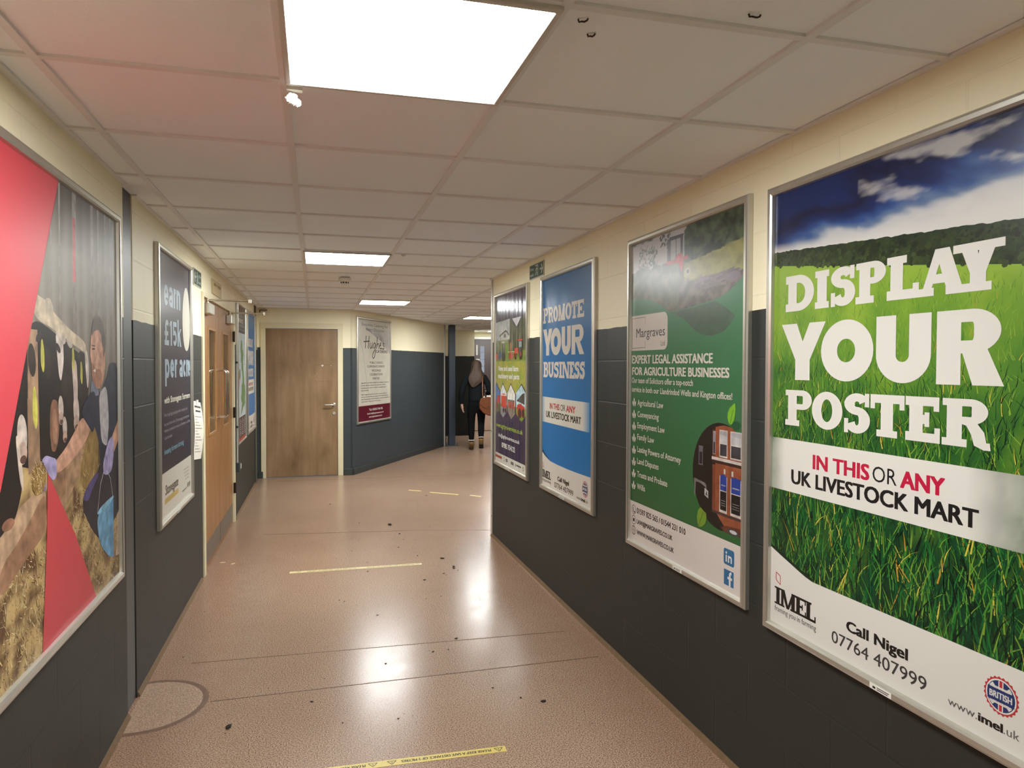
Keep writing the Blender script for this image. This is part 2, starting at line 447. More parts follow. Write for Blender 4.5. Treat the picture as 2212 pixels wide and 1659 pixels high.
# steel strip at the free end of the angled wall and the post with its foot plate
e = ANo + ANd*3.82
o = MB().box(0, .03, -.012, .15, 0, ZC).build('trim_10', M_trimwhite, None, .003)
o.location = (e.x, e.y, 0); o.rotation_euler = (0,0,math.atan2(ANd.y, ANd.x)); setp(o, 'pale strip on the end of the angled wall', 'trim', kind='structure')
post = empty('steel_post', (2.545, 13.78, 0), 0, 'blue-grey floor to ceiling steel post at the end of the angled wall', 'post')
MB().box(-.062, .062, -.06, .06, .014, ZC-.002).build('shaft', mat('blue_grey_post_paint', L(56, 68, 80), .4, noise_scale=5, noise_amt=.1), post, .006)
MB().box(-.13, .13, -.09, .09, 0, .014).build('foot_plate', M_steel, post, .003)
for x in (-.10, .10):
    MB().lathe([(.012, .014), (.012, .03), (.008, .03), (.008, .06)], (x, -.05, 0), 'z', 6).build('anchor_bolt', M_steel, post)
# ---------------------------------------------------------------- lettering and printed sheets
INK = .80        # share of light the clear cover sheet lets back out
_fonts = {}
def text_mesh(body):
    if body in _fonts: return _fonts[body]
    c = bpy.data.curves.new('lettering', 'FONT'); c.body = body; c.size = 1; c.resolution_u = 3
    o = bpy.data.objects.new('lettering', c); COL.objects.link(o)
    dg = bpy.context.evaluated_depsgraph_get(); dg.update()
    me = bpy.data.meshes.new_from_object(o.evaluated_get(dg))
    vs = [(v.co.x, v.co.y) for v in me.vertices]; fs = [tuple(p.vertices) for p in me.polygons]
    bpy.data.objects.remove(o); bpy.data.curves.remove(c); bpy.data.meshes.remove(me)
    _fonts[body] = (vs, fs); return _fonts[body]
CAPH = max(v[1] for v in text_mesh('H')[0])

def strokepoly(pts, wx, wy):
    q = []; n = len(pts)
    closed = n > 3 and abs(pts[0][0]-pts[-1][0])+abs(pts[0][1]-pts[-1][1]) < 1e-6
    for i in range(n):
        a = pts[max(i-1, 0)]; b = pts[min(i+1, n-1)]
        if closed and i in (0, n-1): a, b = pts[n-2], pts[1]
        tx, ty = b[0]-a[0], b[1]-a[1]; l = math.hypot(tx, ty) or 1
        nx, ny = -ty/l, tx/l
        q.append(((pts[i][0]+nx*wx/2, pts[i][1]+ny*wy/2), (pts[i][0]-nx*wx/2, pts[i][1]-ny*wy/2)))
    return [[q[i][0], q[i][1], q[i+1][1], q[i+1][0]] for i in range(n-1)]
def arc(cx, cy, rx, ry, a0, a1, n=20):
    return [(cx + rx*math.cos(math.radians(a0+(a1-a0)*k/n)), cy + ry*math.sin(math.radians(a0+(a1-a0)*k/n))) for k in range(n+1)]

def glyph(ch, x0, y0, x1, y1, T, t, s=0.0):
    """polygons of one letter filling the box; T stem width, t bar height, s serif overhang (0 = sans)"""
    P = []; W = x1-x0; H = y1-y0; ym = (y0+y1)/2; xm = (x0+x1)/2
    R = lambda a, b, c, d: P.append([(a, b), (c, b), (c, d), (a, d)])
    Q = lambda *p: P.append(list(p))
    st = lambda pts, wx=T, wy=t: P.extend(strokepoly(pts, wx, wy))
    sh = t*.8
    def foot(xc, half): 
        if s: R(xc-half, y0, xc+half, y0+sh)
    def head(xc, half):
        if s: R(xc-half, y1-sh, xc+half, y1)
    if ch == 'I':
        R(xm-T/2, y0, xm+T/2, y1); foot(xm, W/2 if s else 0); head(xm, W/2 if s else 0)
    elif ch == 'L':
        R(x0+s, y0, x0+s+T, y1); R(x0, y0, x1, y0+t); head(x0+s+T/2, T/2+s)
        if s: R(x1-sh, y0, x1, y0+H*.34)
    elif ch == 'T':
        R(x0, y1-t, x1, y1); R(xm-T/2, y0, xm+T/2, y1); foot(xm, T/2+s*1.2)
        if s: R(x0, y1-H*.34, x0+sh*.9, y1); R(x1-sh*.9, y1-H*.34, x1, y1)
    elif ch == 'E':
        a = x0+s; R(a, y0, a+T, y1); R(x0, y0, x1, y0+t); R(x0, y1-t, x1-W*.03, y1); R(a, ym-t/2, x0+W*.7, ym+t/2)
        if s:
            R(x1-sh*.9, y0, x1, y0+H*.33); R(x1-sh*.9-W*.03, y1-H*.31, x1-W*.03, y1); R(x0+W*.7-sh*.8, ym-H*.16, x0+W*.7, ym+H*.16)
    elif ch == 'D':
        a = x0+s; R(a, y0, a+T, y1); cx = x0+W*.45; R(x0, y0, cx, y0+t); R(x0, y1-t, cx, y1)
        st(arc(cx, ym, x1-T/2-cx, H/2-t/2, 96, -96))
    elif ch in 'PRB':
        a = x0+s; R(a, y0, a+T, y1); k = .54 if ch != 'R' else (.52 if s else .58)
        t0 = t; t = min(t, H*k*.29)
        cy = y1-H*k/2; ry = H*k/2-t/2; xr = x1 if ch == 'P' else x1-W*.05
        cx = xr-T/2-min(W*.34, ry*1.1)
        R(x0, y1-t, cx, y1); R(a, y1-H*k, cx, y1-H*k+t); st(arc(cx, cy, xr-T/2-cx, ry, 97, -97), T, t)
        if ch == 'P': foot(a+T/2, T/2+s*1.1)
        if ch == 'B':
            k2 = 1-k+t/H; cy2 = y0+H*k2/2; ry2 = H*k2/2-t/2; cx2 = x1-T/2-min(W*.36, ry2*1.1)
            R(x0, y0, cx2, y0+t); st(arc(cx2, cy2, x1-T/2-cx2, ry2, 97, -97), T, t)
        if ch == 'R':
            foot(a+T/2, T/2+s*1.1)
            lx = x0+W*.48
            if s:
                st([(lx-W*.05, y1-H*k+t/2), (lx+W*.12, y1-H*k+t*.2), (x1-W*.25, y0+H*.30), (x1-W*.2, y0+H*.1), (x1-W*.10, y0+t*.35), (x1, y0+H*.06)], T*.9, t)
            else: Q((a+T*.98, y1-H*k+t*.5), (a+T*1.95, y1-H*k+t*.6), (x1, y0), (x1-T*1.16, y0))
    elif ch in 'O0':
        st(arc(xm, ym, W/2-T/2, H/2-t/2, 0, 360, 40))
    elif ch == 'U':
        r = min(W*.5, H*.42); a = x0+s*.6; b = x1-s*.6
        R(a, y0+r, a+T, y1); R(b-T, y0+r, b, y1); st(arc((a+b)/2, y0+r, (b-a)/2-T/2, r-t/2, 176, 364))
        head(a+T/2, T/2+s*.8); head(b-T/2, T/2+s*.8)
    elif ch == 'Y':
        h = y0+H*.42; a = x0+s*.7; b = x1-s*.7
        Q((a, y1), (a+T*1.1, y1), (xm+T*.12, h+t*.55), (xm-T/2, h-t*.2)); Q((b-T*1.05, y1), (b, y1), (xm+T/2, h-t*.2), (xm-T*.12, h+t*.55))
        R(xm-T/2, y0, xm+T/2, h); Q((xm-T/2, h-t*.2), (xm+T/2, h-t*.2), (xm+T*.34, h+t*.66), (xm-T*.34, h+t*.66)); foot(xm, T/2+s*1.2); head(a+T*.5, T*.6+s); head(b-T*.5, T*.6+s)
    elif ch == 'A':
        a = x0+s*.9; b = x1-s*.9; k = .62 if s else 1.0
        Q((a, y0), (a+T*k, y0), (xm+T*.15, y1), (xm-T*.5, y1)); Q((b-T*1.1, y0), (b, y0), (xm+T*.5, y1), (xm-T*.5, y1))
        R(x0+W*.26, y0+H*.26, x1-W*.26, y0+H*.26+t*.9); foot(a+T*.35, T*.35+s*.9); foot(b-T*.5, T*.5+s*.9)
    elif ch == 'N':
        a = x0+s*.7; b = x1-s*.7; k = .7 if s else 1
        R(a, y0, a+T*k, y1); R(b-T*k, y0, b, y1); Q((a, y1), (a+T*1.1, y1), (b, y0), (b-T*1.1, y0))
        foot(a+T*k/2, T*.4+s*.8); head(b-T*k/2, T*.4+s*.8); head(a+T*.2, T*.3+s*.7)
    elif ch == 'M':
        a = x0+s*.7; b = x1-s*.7; k = .7 if s else 1
        R(a, y0, a+T*k, y1); R(b-T, y0, b, y1); Q((a, y1), (a+T*1.0, y1), (xm+T*.3, y0), (xm-T*.4, y0)); Q((b-T*.8, y1), (b, y1), (xm+T*.3, y0), (xm-T*.3, y0))
        foot(a+T*k/2, T*.4+s*.8); foot(b-T/2, T*.5+s*.8); head(a+T*.2, T*.3+s*.6); head(b-T*.3, T*.3+s*.6)
    elif ch == 'S':
        u = H*.27; cu = y1-u; cl = y0+H-u*2 + 0; lr = (H-2*u+t)/2; cl = y0+lr
        st(arc(xm, cu, W/2-T/2, u-t/2, 20, 270, 24) + arc(xm, cl, W/2-T/2, lr-t/2, 90, -160, 24))
        if s: R(x1-sh*.9-W*.04, y1-H*.33, x1-W*.04, y1); R(x0, y0, x0+sh*.9, y0+H*.36)
    elif ch == 'e':
        st(arc(xm, ym, W/2-T/2, H/2-t/2, 0, 318, 34)); R(x0+T*.6, ym-t*.5, x1-T*.02, ym+t*.35)
    elif ch == 'c':
        st(arc(xm, ym, W/2-T/2, H/2-t/2, 38, 322, 30))
    elif ch == 'a':
        st(arc(xm, y1-H*.3, W/2-T/2, H*.3-t/2, 165, 0, 14)); R(x1-T, y0, x1, y1-H*.3)
        st(arc(xm, y0+H*.29, W/2-T/2, H*.29-t*.45, 0, 360, 28), T*.95, t*.9)
    elif ch == 'r':
        R(x0, y0, x0+T, y1); st(arc(x1-W*.04, y1-H*.34, x1-W*.04-x0-T/2, H*.34-t/2, 183, 84, 10))
    elif ch == 'n':
        R(x0, y0, x0+T, y1); R(x1-T, y0, x1, y1-H*.28); st(arc(xm, y1-H*.28, W/2-T/2, H*.28-t/2, 180, 0, 16))
    elif ch == 'p':
        R(x0, y0-H*.42, x0+T, y1); st(arc(xm, ym, W/2-T/2, H/2-t/2, 0, 360, 30))
    elif ch == 'k':
        R(x0, y0, x0+T, y1); Q((x0+T*.8, y0+H*.30), (x0+T*.8, y0+H*.46), (x1-T*1.0, y0+H*.68), (x1, y0+H*.68)); Q((x0+T*1.0, y0+H*.36), (x0+T*1.6, y0+H*.50), (x1, y0), (x1-T*1.15, y0))
    elif ch == '1':
        R(x1-T, y0, x1, y1); Q((x0, y1-H*.27), (x1-T*.9, y1-H*.17), (x1-T*.9, y1), (x1-T*1.0, y1), (x0, y1-H*.12))
    elif ch == '5':
        R(x0+W*.04, y1-t, x1-W*.02, y1); R(x0+W*.04, ym-t*.35, x0+W*.04+T*.9, y1)
        st(arc(xm, y0+H*.325, W/2-T/2, H*.325-t/2, 118, -148, 24), T*.92, t*.92)
    elif ch == '\u00a3':
        R(x0, y0, x1, y0+t); R(x0, ym-t*.6, x1-W*.15, ym+t*.25)
        st([(x0+W*.26, y0+t*.3), (x0+W*.36, y0+H*.3)] + arc(xm+W*.08, y1-H*.26, W*.38-T/2+W*.08, H*.26-t/2, 180, 20, 16))
    return P

class Art:
    """a printed sheet: flat coloured shapes in sheet coordinates (s right, t up), in metres"""
    def __init__(self, off=(0, 0), k=1.0, shift=(0, 0), dz=.008):
        self.off = off; self.k = k; self.sh = shift; self.dz = dz
        self.v = []; self.f = []; self.c = []; self.n = 0; self.tex = 0.0; self.soft = False; self.cell = .016; self.tsc = 26.0
    def pt(self, s, t, layer):
        self.n = (self.n + 1) % 97
        return (self.off[0]+(s+self.sh[0])*self.k, -(self.dz+layer*.00022), self.off[1]+(t+self.sh[1])*self.k)
    def poly(self, pts, col, layer=1, jit=0.0):
        """convex or concave polygon; col is one colour or one per vertex"""
        if self.soft and len(pts) >= 5 and not isinstance(col[0], (tuple, list)):
            for _ in range(2):          # round the corners of organic shapes
                q = []
                for a, b in zip(pts, pts[1:]+pts[:1]):
                    q += [(a[0]*.8+b[0]*.2, a[1]*.8+b[1]*.2), (a[0]*.2+b[0]*.8, a[1]*.2+b[1]*.8)]
                pts = q
        n0 = len(self.v); lay = layer + jit + random.random()*.12
        self.v += [self.pt(a, b, lay) for a, b in pts]
        cols = col if isinstance(col[0], (tuple, list)) else [col]*len(pts)
        if len(pts) <= 4 and isinstance(col[0], (tuple, list)):
            tris = [tuple(range(len(pts)))]
        elif len(pts) == 3: tris = [(0, 1, 2)]
        else: tris = tessellate_polygon([[Vector((a, b, 0)) for a, b in pts]])
        if self.tex and max(p[0] for p in pts)-min(p[0] for p in pts)+max(p[1] for p in pts)-min(p[1] for p in pts) > .05:
            # photographic surface: cut into small cells with uneven tone
            del self.v[n0:]
            for tr in tris:
                if len(tr) == 4: ts = [(tr[0], tr[1], tr[2]), (tr[0], tr[2], tr[3])]
                else: ts = [tr]
                for q in ts: self.mottle([(pts[i][0], pts[i][1], cols[i]) for i in q], lay)
            return
        for tr in tris:
            self.f.append([n0+i for i in tr]); self.c.append([cols[i] for i in tr])
    def mottle(self, tri, lay):
        stack = [tri]
        while stack:
            a, b, c = stack.pop()
            e = [((p[0]-q[0])**2+(p[1]-q[1])**2, i) for i, (p, q) in enumerate(((a, b), (b, c), (c, a)))]
            m = max(e)
            if m[0] > self.cell**2:
                p, q, r = ((a, b, c), (b, c, a), (c, a, b))[m[1]]
                h = ((p[0]+q[0])/2, (p[1]+q[1])/2, tuple((x+y)/2 for x, y in zip(p[2], q[2])))
                stack.append((p, h, r)); stack.append((h, q, r)); continue
            n0 = len(self.v); cl = []
            for s, t, col in (a, b, c):
                self.v.append(self.pt(s, t, lay))
                k = 1 + self.tex*(nz(s*self.tsc, t*self.tsc, 1, 5)*1.3 + .6*nz(s*6+9, t*6, 1, 2))
                cl.append(tuple(max(0, min(1, x*k)) for x in col))
            self.f.append([n0, n0+1, n0+2]); self.c.append(cl)
    def polys(self, ps, col, layer=1):
        for i, p in enumerate(ps): self.poly(p, col, layer, .08*(i % 9))
    def rect(self, s0, t0, s1, t1, col, layer=1): self.poly([(s0,t0),(s1,t0),(s1,t1),(s0,t1)], col, layer)
    def ell(self, s, t, rs, rt, col, layer=1, n=28, rot=0):
        ca, sa = math.cos(rot), math.sin(rot); p = []
        for k in range(n):
            a = 2*PI*k/n; x, y = rs*math.cos(a), rt*math.sin(a)
            p.append((s+x*ca-y*sa, t+x*sa+y*ca))
        self.poly(p, col, layer)
    def line(self, pts, w, col, layer=1): self.polys(strokepoly(pts, w, w), col, layer)
    def grid(self, s0, t0, s1, t1, nx, ny, fn, layer=0):
        n0 = len(self.v); cs = []
        for j in range(ny+1):
            for i in range(nx+1):
                a = s0+(s1-s0)*i/nx; b = t0+(t1-t0)*j/ny
                self.v.append(self.pt(a, b, layer)); cs.append(fn(a, b))
        for j in range(ny):
            for i in range(nx):
                q = [j*(nx+1)+i, j*(nx+1)+i+1, (j+1)*(nx+1)+i+1, (j+1)*(nx+1)+i]
                self.f.append([n0+k for k in q]); self.c.append([cs[k] for k in q])
    def clipgrid(self, region, s0, t0, s1, t1, nx, ny, fn, layer):
        """textured picture cut to the horizontal extent region(t) -> (sa, sb)"""
        n0 = len(self.v); cs = []
        for j in range(ny+1):
            b = t0+(t1-t0)*j/ny; sa, sb = region(b)
            for i in range(nx+1):
                a = sa+(sb-sa)*i/nx
                self.v.append(self.pt(a, b, layer)); cs.append(fn(a, b))
        for j in range(ny):
            for i in range(nx):
                q = [j*(nx+1)+i, j*(nx+1)+i+1, (j+1)*(nx+1)+i+1, (j+1)*(nx+1)+i]
                self.f.append([n0+k for k in q]); self.c.append([cs[k] for k in q])
    def text(self, body, s0, s1, t0, cap, col, layer=3, bold=0.0, slant=0.0, slope=0.0):
        vs, fs = text_mesh(body)
        xa = min(v[0] for v in vs); xb = max(v[0] for v in vs)
        kx = (s1-s0)/(xb-xa); ky = cap/CAPH
        offs = [(0, 0)] if not bold else [(-bold, bold*.4), (bold, bold*.4), (-bold, -bold*.4), (bold, -bold*.4), (0, 0)]
        for i, (dx, dy) in enumerate(offs):
            n0 = len(self.v)
            for x, y in vs:
                ss = s0+(x-xa)*kx+dx+y*ky*slant
                self.v.append(self.pt(ss, t0+y*ky+dy+(ss-s0)*slope, layer+.06*i))
            for f in fs:
                self.f.append([n0+k for k in f]); self.c.append([col]*len(f))
    def word(self, chars, t0, t1, T, t, s, col, layer=3):
        for ch, a, b in chars: self.polys(glyph(ch, a, t0, b, t1, T, t, s), col, layer)
    def build(self, parent, m, w, h, margin=.018, base=(0.8, 0.79, 0.76), name='printed_sheet'):
        # the paper itself, a thin solid board under the print
        d = self.dz - .0006
        n0 = len(self.v)
        self.v += [(margin,-d,margin),(w-margin,-d,margin),(w-margin,-d,h-margin),(margin,-d,h-margin),
                   (margin,-.002,margin),(w-margin,-.002,margin),(w-margin,-.002,h-margin),(margin,-.002,h-margin)]
        for q in ((0,1,2,3),(0,4,5,1),(1,5,6,2),(2,6,7,3),(3,7,4,0),(7,6,5,4)):
            self.f.append([n0+i for i in q]); self.c.append([base]*4)
        cx = lambda a, hi: min(max(a, margin), hi-margin)      # nothing is printed past the edge of the sheet
        self.v = [(cx(p[0], w), p[1], cx(p[2], h)) for p in self.v]
        me = bpy.data.meshes.new(name); me.from_pydata(self.v, [], self.f)
        at = me.color_attributes.new('ink', 'FLOAT_COLOR', 'CORNER')
        # winding: all print faces towards the room (-y)
        flat = []
        for f, c in zip(self.f, self.c):
            for q in c: flat += [q[0]*INK, q[1]*INK, q[2]*INK, 1.0]
        at.data.foreach_set('color', flat)
        me.materials.append(m); me.update()
        o = bpy.data.objects.new(name, me); COL.objects.link(o); o.parent = parent
        return o

def sheet_material(name, wave=.25, vertical=False, rough=.2, wscale=2.2, spec=.5):
    m = bpy.data.materials.new(name); m.use_nodes = True
    nt = m.node_tree; b = nt.nodes['Principled BSDF']
    a = nt.nodes.new('ShaderNodeAttribute'); a.attribute_name = 'ink'
    nt.links.new(a.outputs['Color'], b.inputs['Base Color'])
    b.inputs['Roughness'].default_value = rough; b.inputs['Specular IOR Level'].default_value = spec
    tc = nt.nodes.new('ShaderNodeTexCoord'); mp = nt.nodes.new('ShaderNodeMapping')
    mp.inputs['Scale'].default_value = (14, 1, .7) if vertical else (wscale, 1, wscale)
    nt.links.new(tc.outputs['Object'], mp.inputs[0])
    n = nt.nodes.new('ShaderNodeTexNoise'); n.inputs['Scale'].default_value = 1.0; n.inputs['Detail'].default_value = 2
    nt.links.new(mp.outputs[0], n.inputs['Vector'])
    bp = nt.nodes.new('ShaderNodeBump'); bp.inputs['Strength'].default_value = wave; bp.inputs['Distance'].default_value = .02
    nt.links.new(n.outputs['Fac'], bp.inputs['Height']); nt.links.new(bp.outputs['Normal'], b.inputs['Normal'])
    return m
M_sheet = sheet_material('glossy_print', .12, False, .30)
M_sheet_wavy = sheet_material('rippled_glossy_print', .30, True, .14)
M_paper = sheet_material('matt_paper_print', .1, False, .6)

def snap_frame(w, h, bar=.031, depth=.024):
    """mitred aluminium snap frame, front at -depth"""
    prof = [(0, 0), (0, .016), (.004, depth-.002), (.010, depth), (bar-.009, depth), (bar-.002, depth-.004), (bar, .010), (bar, .004)]
    m = MB(); vs = []; n = len(prof)
    for (cx, cz, sx, sz) in ((0, 0, 1, 1), (w, 0, -1, 1), (w, h, -1, -1), (0, h, 1, -1)):
        for o, d in prof: vs.append((cx+sx*o, -d, cz+sz*o))
    fs = []
    for c in range(4):
        e = (c+1) % 4
        for i in range(n-1): fs.append((c*n+i, e*n+i, e*n+i+1, c*n+i+1))
    m.add(vs, fs); return m
WALLS = {'R': (Vector((1.547, 0)), Vector((0, -1))), 'LA': (Vector((-.794, 0)), Vector((0, 1))), 'LB': (LBo, LBd),
         'AN': (Vector((-4.0406, 2.2734+.027)), ANd)}
def hang(name, wl, s, z, label, cat, gap=.001):
    o, d = WALLS[wl]; p = o + d*s; n = Vector((d.y, -d.x))
    p = p + n*gap
    return empty(name, (p.x, p.y, z), math.atan2(d.y, d.x), label, cat)
M_tag = mat('white_sticker', L(226, 222, 212), .45, noise_scale=30, noise_amt=.03)
def poster(wl, s, z, w, h, label, sticker=None, bar=.031):
    t = hang('poster_frame', wl, s, z, label, 'poster')
    t['group'] = 'framed advertising posters along the corridor'
    snap_frame(w, h, bar).build('frame', M_alu, t)
    if sticker:
        a, b = sticker
        q = MB().mat(M_tag).box(a, b, -.0252, -.0235, .006, .022)
        q.mat(M_blackp).box(a+.012, a+.022, -.0256, -.0250, .010, .016).box(a+.028, b-.008, -.0256, -.0250, .015, .017).box(a+.028, b-.012, -.0256, -.0250, .010, .012)
        q.build('sticker', None, t)
    return t

WHT = L(232, 228, 220); BLK = L(30, 28, 28); INKBLK = L(22, 20, 20)
def vary(c, a):
    k = 1 + random.uniform(-a, a); return (min(1, c[0]*k), min(1, c[1]*k), min(1, c[2]*k))
def mix(a, b, f):
    f = max(0, min(1, f)); return tuple(a[i]*(1-f)+b[i]*f for i in range(3))
def ramp(x, stops):
    if x <= stops[0][0]: return stops[0][1]
    for (a, ca), (b, cb) in zip(stops, stops[1:]):
        if x <= b: return mix(ca, cb, (x-a)/(b-a))
    return stops[-1][1]
def nz(x, y, sc=1.0, oct_=4, z=0.0):
    return noise.fractal(Vector((x*sc, y*sc, z)), 1.0, 2.0, oct_)

def badge(A, s, t, r, layer=4):
    red = L(196, 52, 60); blue = L(36, 56, 110)
    p = []
    for k in range(48):
        a = 2*PI*k/48; rr = r*(1.0 if k % 2 else .91); p.append((s+rr*math.cos(a), t+rr*math.sin(a)))
    A.poly(p, red, layer); A.ell(s, t, r*.86, r*.86, WHT, layer+1); A.ell(s, t, r*.78, r*.78, blue, layer+2)
    for sx in (-1, 1):
        A.polys(strokepoly([(s-sx*r*.52, t+r*.52), (s+sx*r*.52, t-r*.52)], r*.16, r*.16), WHT, layer+3)
    A.rect(s-r*.14, t-r*.76, s+r*.14, t+r*.76, WHT, layer+3.8)
    A.rect(s-r*.08, t-r*.77, s+r*.08, t+r*.77, red, layer+4.6)
    A.rect(s-r*.74, t-r*.32, s+r*.74, t+r*.32, blue, layer+5.4)
    for q in (-.42, -.36, .36, .42): A.rect(s-r*.62, t+r*q-.0012, s+r*.62, t+r*q+.0012, WHT, layer+6)
    A.text('BRITISH', s-r*.62, s+r*.62, t-r*.16, r*.32, WHT, layer+6, .0006)

def imel_footer(A, q):
    """white footer with the printer's mark, phone number and badge; q = table of measured positions"""
    red = L(196, 40, 56)
    a, b, c, d = q['logo']
    W = (b-a)
    A.word([('I', a, a+W*.17), ('M', a+W*.15, a+W*.53), ('E', a+W*.52, a+W*.78), ('L', a+W*.76, b)], c, d, W*.085, (d-c)*.13, W*.028, INKBLK, 6)
    rs, rb, rt = q['mark']
    for p0, p1 in (((rs, rb+.012), (rs, rt)), ((rs, rt), (rs+.024, rt-.008)), ((rs+.024, rt-.008), (rs+.024, rb)), ((rs+.024, rb), (rs, rb+.012))):
        A.line([p0, p1], .003, red, 6)
    A.text('framing you in farming', q['tag'][0], q['tag'][1], q['tag'][2], .018, L(60, 58, 58), 6)
    A.text('Call Nigel', q['call'][0], q['call'][1], q['call'][2], q['call'][3], INKBLK, 6, .0022)
    A.text('07764 407999', q['ph'][0], q['ph'][1], q['ph'][2], q['ph'][3], L(62, 60, 60), 6, .0003)
    A.text('www.', q['www'][0], q['www'][1], q['www'][4], .020, L(96, 92, 92), 6)
    A.text('imel', q['www'][1]+.004, q['www'][2], q['www'][4], .020, INKBLK, 6, .0016)
    A.text('.uk', q['www'][2]+.003, q['www'][3], q['www'][4], .020, L(110, 106, 104), 6)
    badge(A, *q['badge'], layer=6)
# ---------------------------------------------------------------- right wall: meadow poster
def poster_display():
    t = poster('R', -2.223, .6265, 1.0534, 1.5358, 'large meadow poster asking to display your poster, nearest on the right wall', (.52, .60))
    A = Art((-.0204, -.0084), .9935)
    nav = L(16, 22, 62); deep = L(22, 44, 104); mid = L(52, 86, 148); pale = L(150, 170, 186); cloud = L(226, 222, 216)
    hz = lambda s: 1.330 - .062*s
    def sky(s, tt):
        u = (tt-hz(s))/(1.56-hz(s)); f = nz(s*1.6+3, tt*4.2+s*1.2, 2.1)
        x = u*1.15 - s*.52 + f*.32 + .16
        c = ramp(x, [(-.35, cloud), (.0, L(206, 206, 208)), (.14, mix(mid, pale, .45)), (.28, mid), (.42, deep), (.62, nav), (.85, deep)])
        w = nz(s*2+9, tt*6, 2.6)
        if .45 < s and w > .12: c = mix(c, cloud, min(.85, (w-.12)*2.2)*(.4+s*.5))
        if u < .13: c = mix(cloud, c, max(0, u)/.13)
        return c
    A.grid(.02, 1.22, 1.05, 1.55, 150, 80, sky, 0)
    top = [(.02+1.03*i/90, hz(.02+1.03*i/90)+.004*nz(i*.31, 0, 1)+.002*random.random()) for i in range(91)]
    gl = lambda s: 1.288-.125*s
    def trees(s, tt):
        f = (tt-gl(s))/(hz(s)-gl(s)); n = nz(s*14, tt*26, 1, 4)
        return mix(mix(L(26, 40, 22), L(58, 78, 36), .45+n*1.1), L(34, 52, 40), f*.5)
    for i in range(700):
        s_ = random.uniform(.02, 1.04); k = random.random(); v = gl(s_)+(hz(s_)-gl(s_))*(k*.92); r = random.uniform(.004, .011)
        c = mix(L(22, 34, 18), L(74, 92, 46), random.random()*(1-.5*k)); A.ell(s_, v, r, r*.8, c, 1.2+(1-k)*.5, 7, random.random())
    n0 = 90
    for i in range(n0):
        (a, b), (a2, b2) = top[i], top[i+1]
        N = 8
        for j in range(N):
            q = [(a, gl(a)+(b-gl(a))*j/N), (a2, gl(a2)+(b2-gl(a2))*j/N), (a2, gl(a2)+(b2-gl(a2))*(j+1)/N), (a, gl(a)+(b-gl(a))*(j+1)/N)]
            A.poly(q, [trees(*p) for p in q], .8)
    stops = [(.0, L(12, 44, 26)), (.30, L(16, 58, 30)), (.5, L(24, 74, 34)), (.72, L(44, 98, 36)), (.9, L(84, 134, 42)), (1.08, L(120, 162, 46)), (1.2, L(150, 184, 58))]
    def grass(s, tt):
        n = nz(s*7, tt*5, 1.4); return mix(ramp(tt+n*.12, stops), L(150, 180, 50), max(0, n)*.25)
    A.grid(.02, .02, 1.05, 1.165, 50, 60, grass, .4)
    for i in range(60):
        a, a2 = .02+1.03*i/60, .02+1.03*(i+1)/60
        A.poly([(a, 1.16), (a2, 1.16), (a2, gl(a2)), (a, gl(a))], [grass(a, 1.16), grass(a2, 1.16), L(150, 184, 62), L(150, 184, 62)], .5)
    greens = [L(52, 116, 40), L(96, 148, 44), L(140, 176, 60), L(24, 84, 40), L(14, 52, 30), L(70, 130, 38), L(8, 34, 20)]
    topg = [L(96, 148, 44), L(128, 168, 54), L(150, 182, 64), L(82, 138, 44), L(112, 160, 50), L(64, 120, 42)]
    lowg = [L(20, 92, 46), L(34, 112, 46), L(72, 140, 50), L(8, 40, 24), L(6, 28, 18), L(120, 158, 56), L(14, 70, 40)]
    for i in range(5200):
        tt = 1.20*random.random()**.9; s = random.uniform(.03, 1.03)
        if tt > gl(s)-.015: continue
        d = 1.22-tt; ln = .012+.10*d*random.uniform(.5, 1.2); w = .0012+.0042*d*random.uniform(.6, 1.3)
        an = random.gauss(.0, .34); cv = random.gauss(0, .35)
        c = random.choice(topg if tt > .93 else (greens if tt > .62 else lowg))
        if random.random() < .03: c = random.choice((L(196, 148, 52), L(214, 196, 80)))
        p = [(s, tt)]
        for k in (1, 2, 3):
            aa = an+cv*k*.6; p.append((p[-1][0]+math.sin(aa)*ln/3, p[-1][1]+math.cos(aa)*ln/3))
        if p[-1][1] > gl(s)+.006: continue
        ws = (w, w*.9, w*.6, 0.0)
        lay = 1.0+(1.2-tt)*.6+random.random()*.25
        for k in range(3):
            A.poly([(p[k][0]-ws[k]/2, p[k][1]), (p[k][0]+ws[k]/2, p[k][1]), (p[k+1][0]+ws[k+1]/2, p[k+1][1]), (p[k+1][0]-ws[k+1]/2, p[k+1][1])], [c]*4, lay)
    # headline
    A.word([('D', .117, .261), ('I', .266, .331), ('S', .340, .445), ('P', .448, .564), ('L', .568, .680), ('A', .674, .832), ('Y', .794, .920)], 1.117, 1.236, .044, .026, .013, WHT, 4)
    A.word([('Y', .097, .318), ('O', .298, .521), ('U', .531, .723), ('R', .740, .932)], .888, 1.075, .073, .058, 0, WHT, 4)
    A.word([('P', .123, .257), ('O', .258, .398), ('S', .406, .512), ('T', .513, .638), ('E', .642, .755), ('R', .762, .899)], .735, .854, .045, .024, .013, WHT, 4)
    # translucent white band with faded ends
    def band(s, tt):
        g = mix(L(92, 110, 84), L(170, 176, 160), .5+nz(s*16, tt*9, 1)*1.1)
        e = min((s-.045)/.075, (1.0-s)/.16); return mix(g, WHT, min(1, max(0, e)))
    A.grid(.050, .510, 1.05, .687, 70, 14, band, 3.9)
    red = L(200, 28, 66)
    A.text('IN THIS', .268, .510, .604, .044, red, 5, .0028); A.text('OR', .525, .615, .604, .044, BLK, 5)
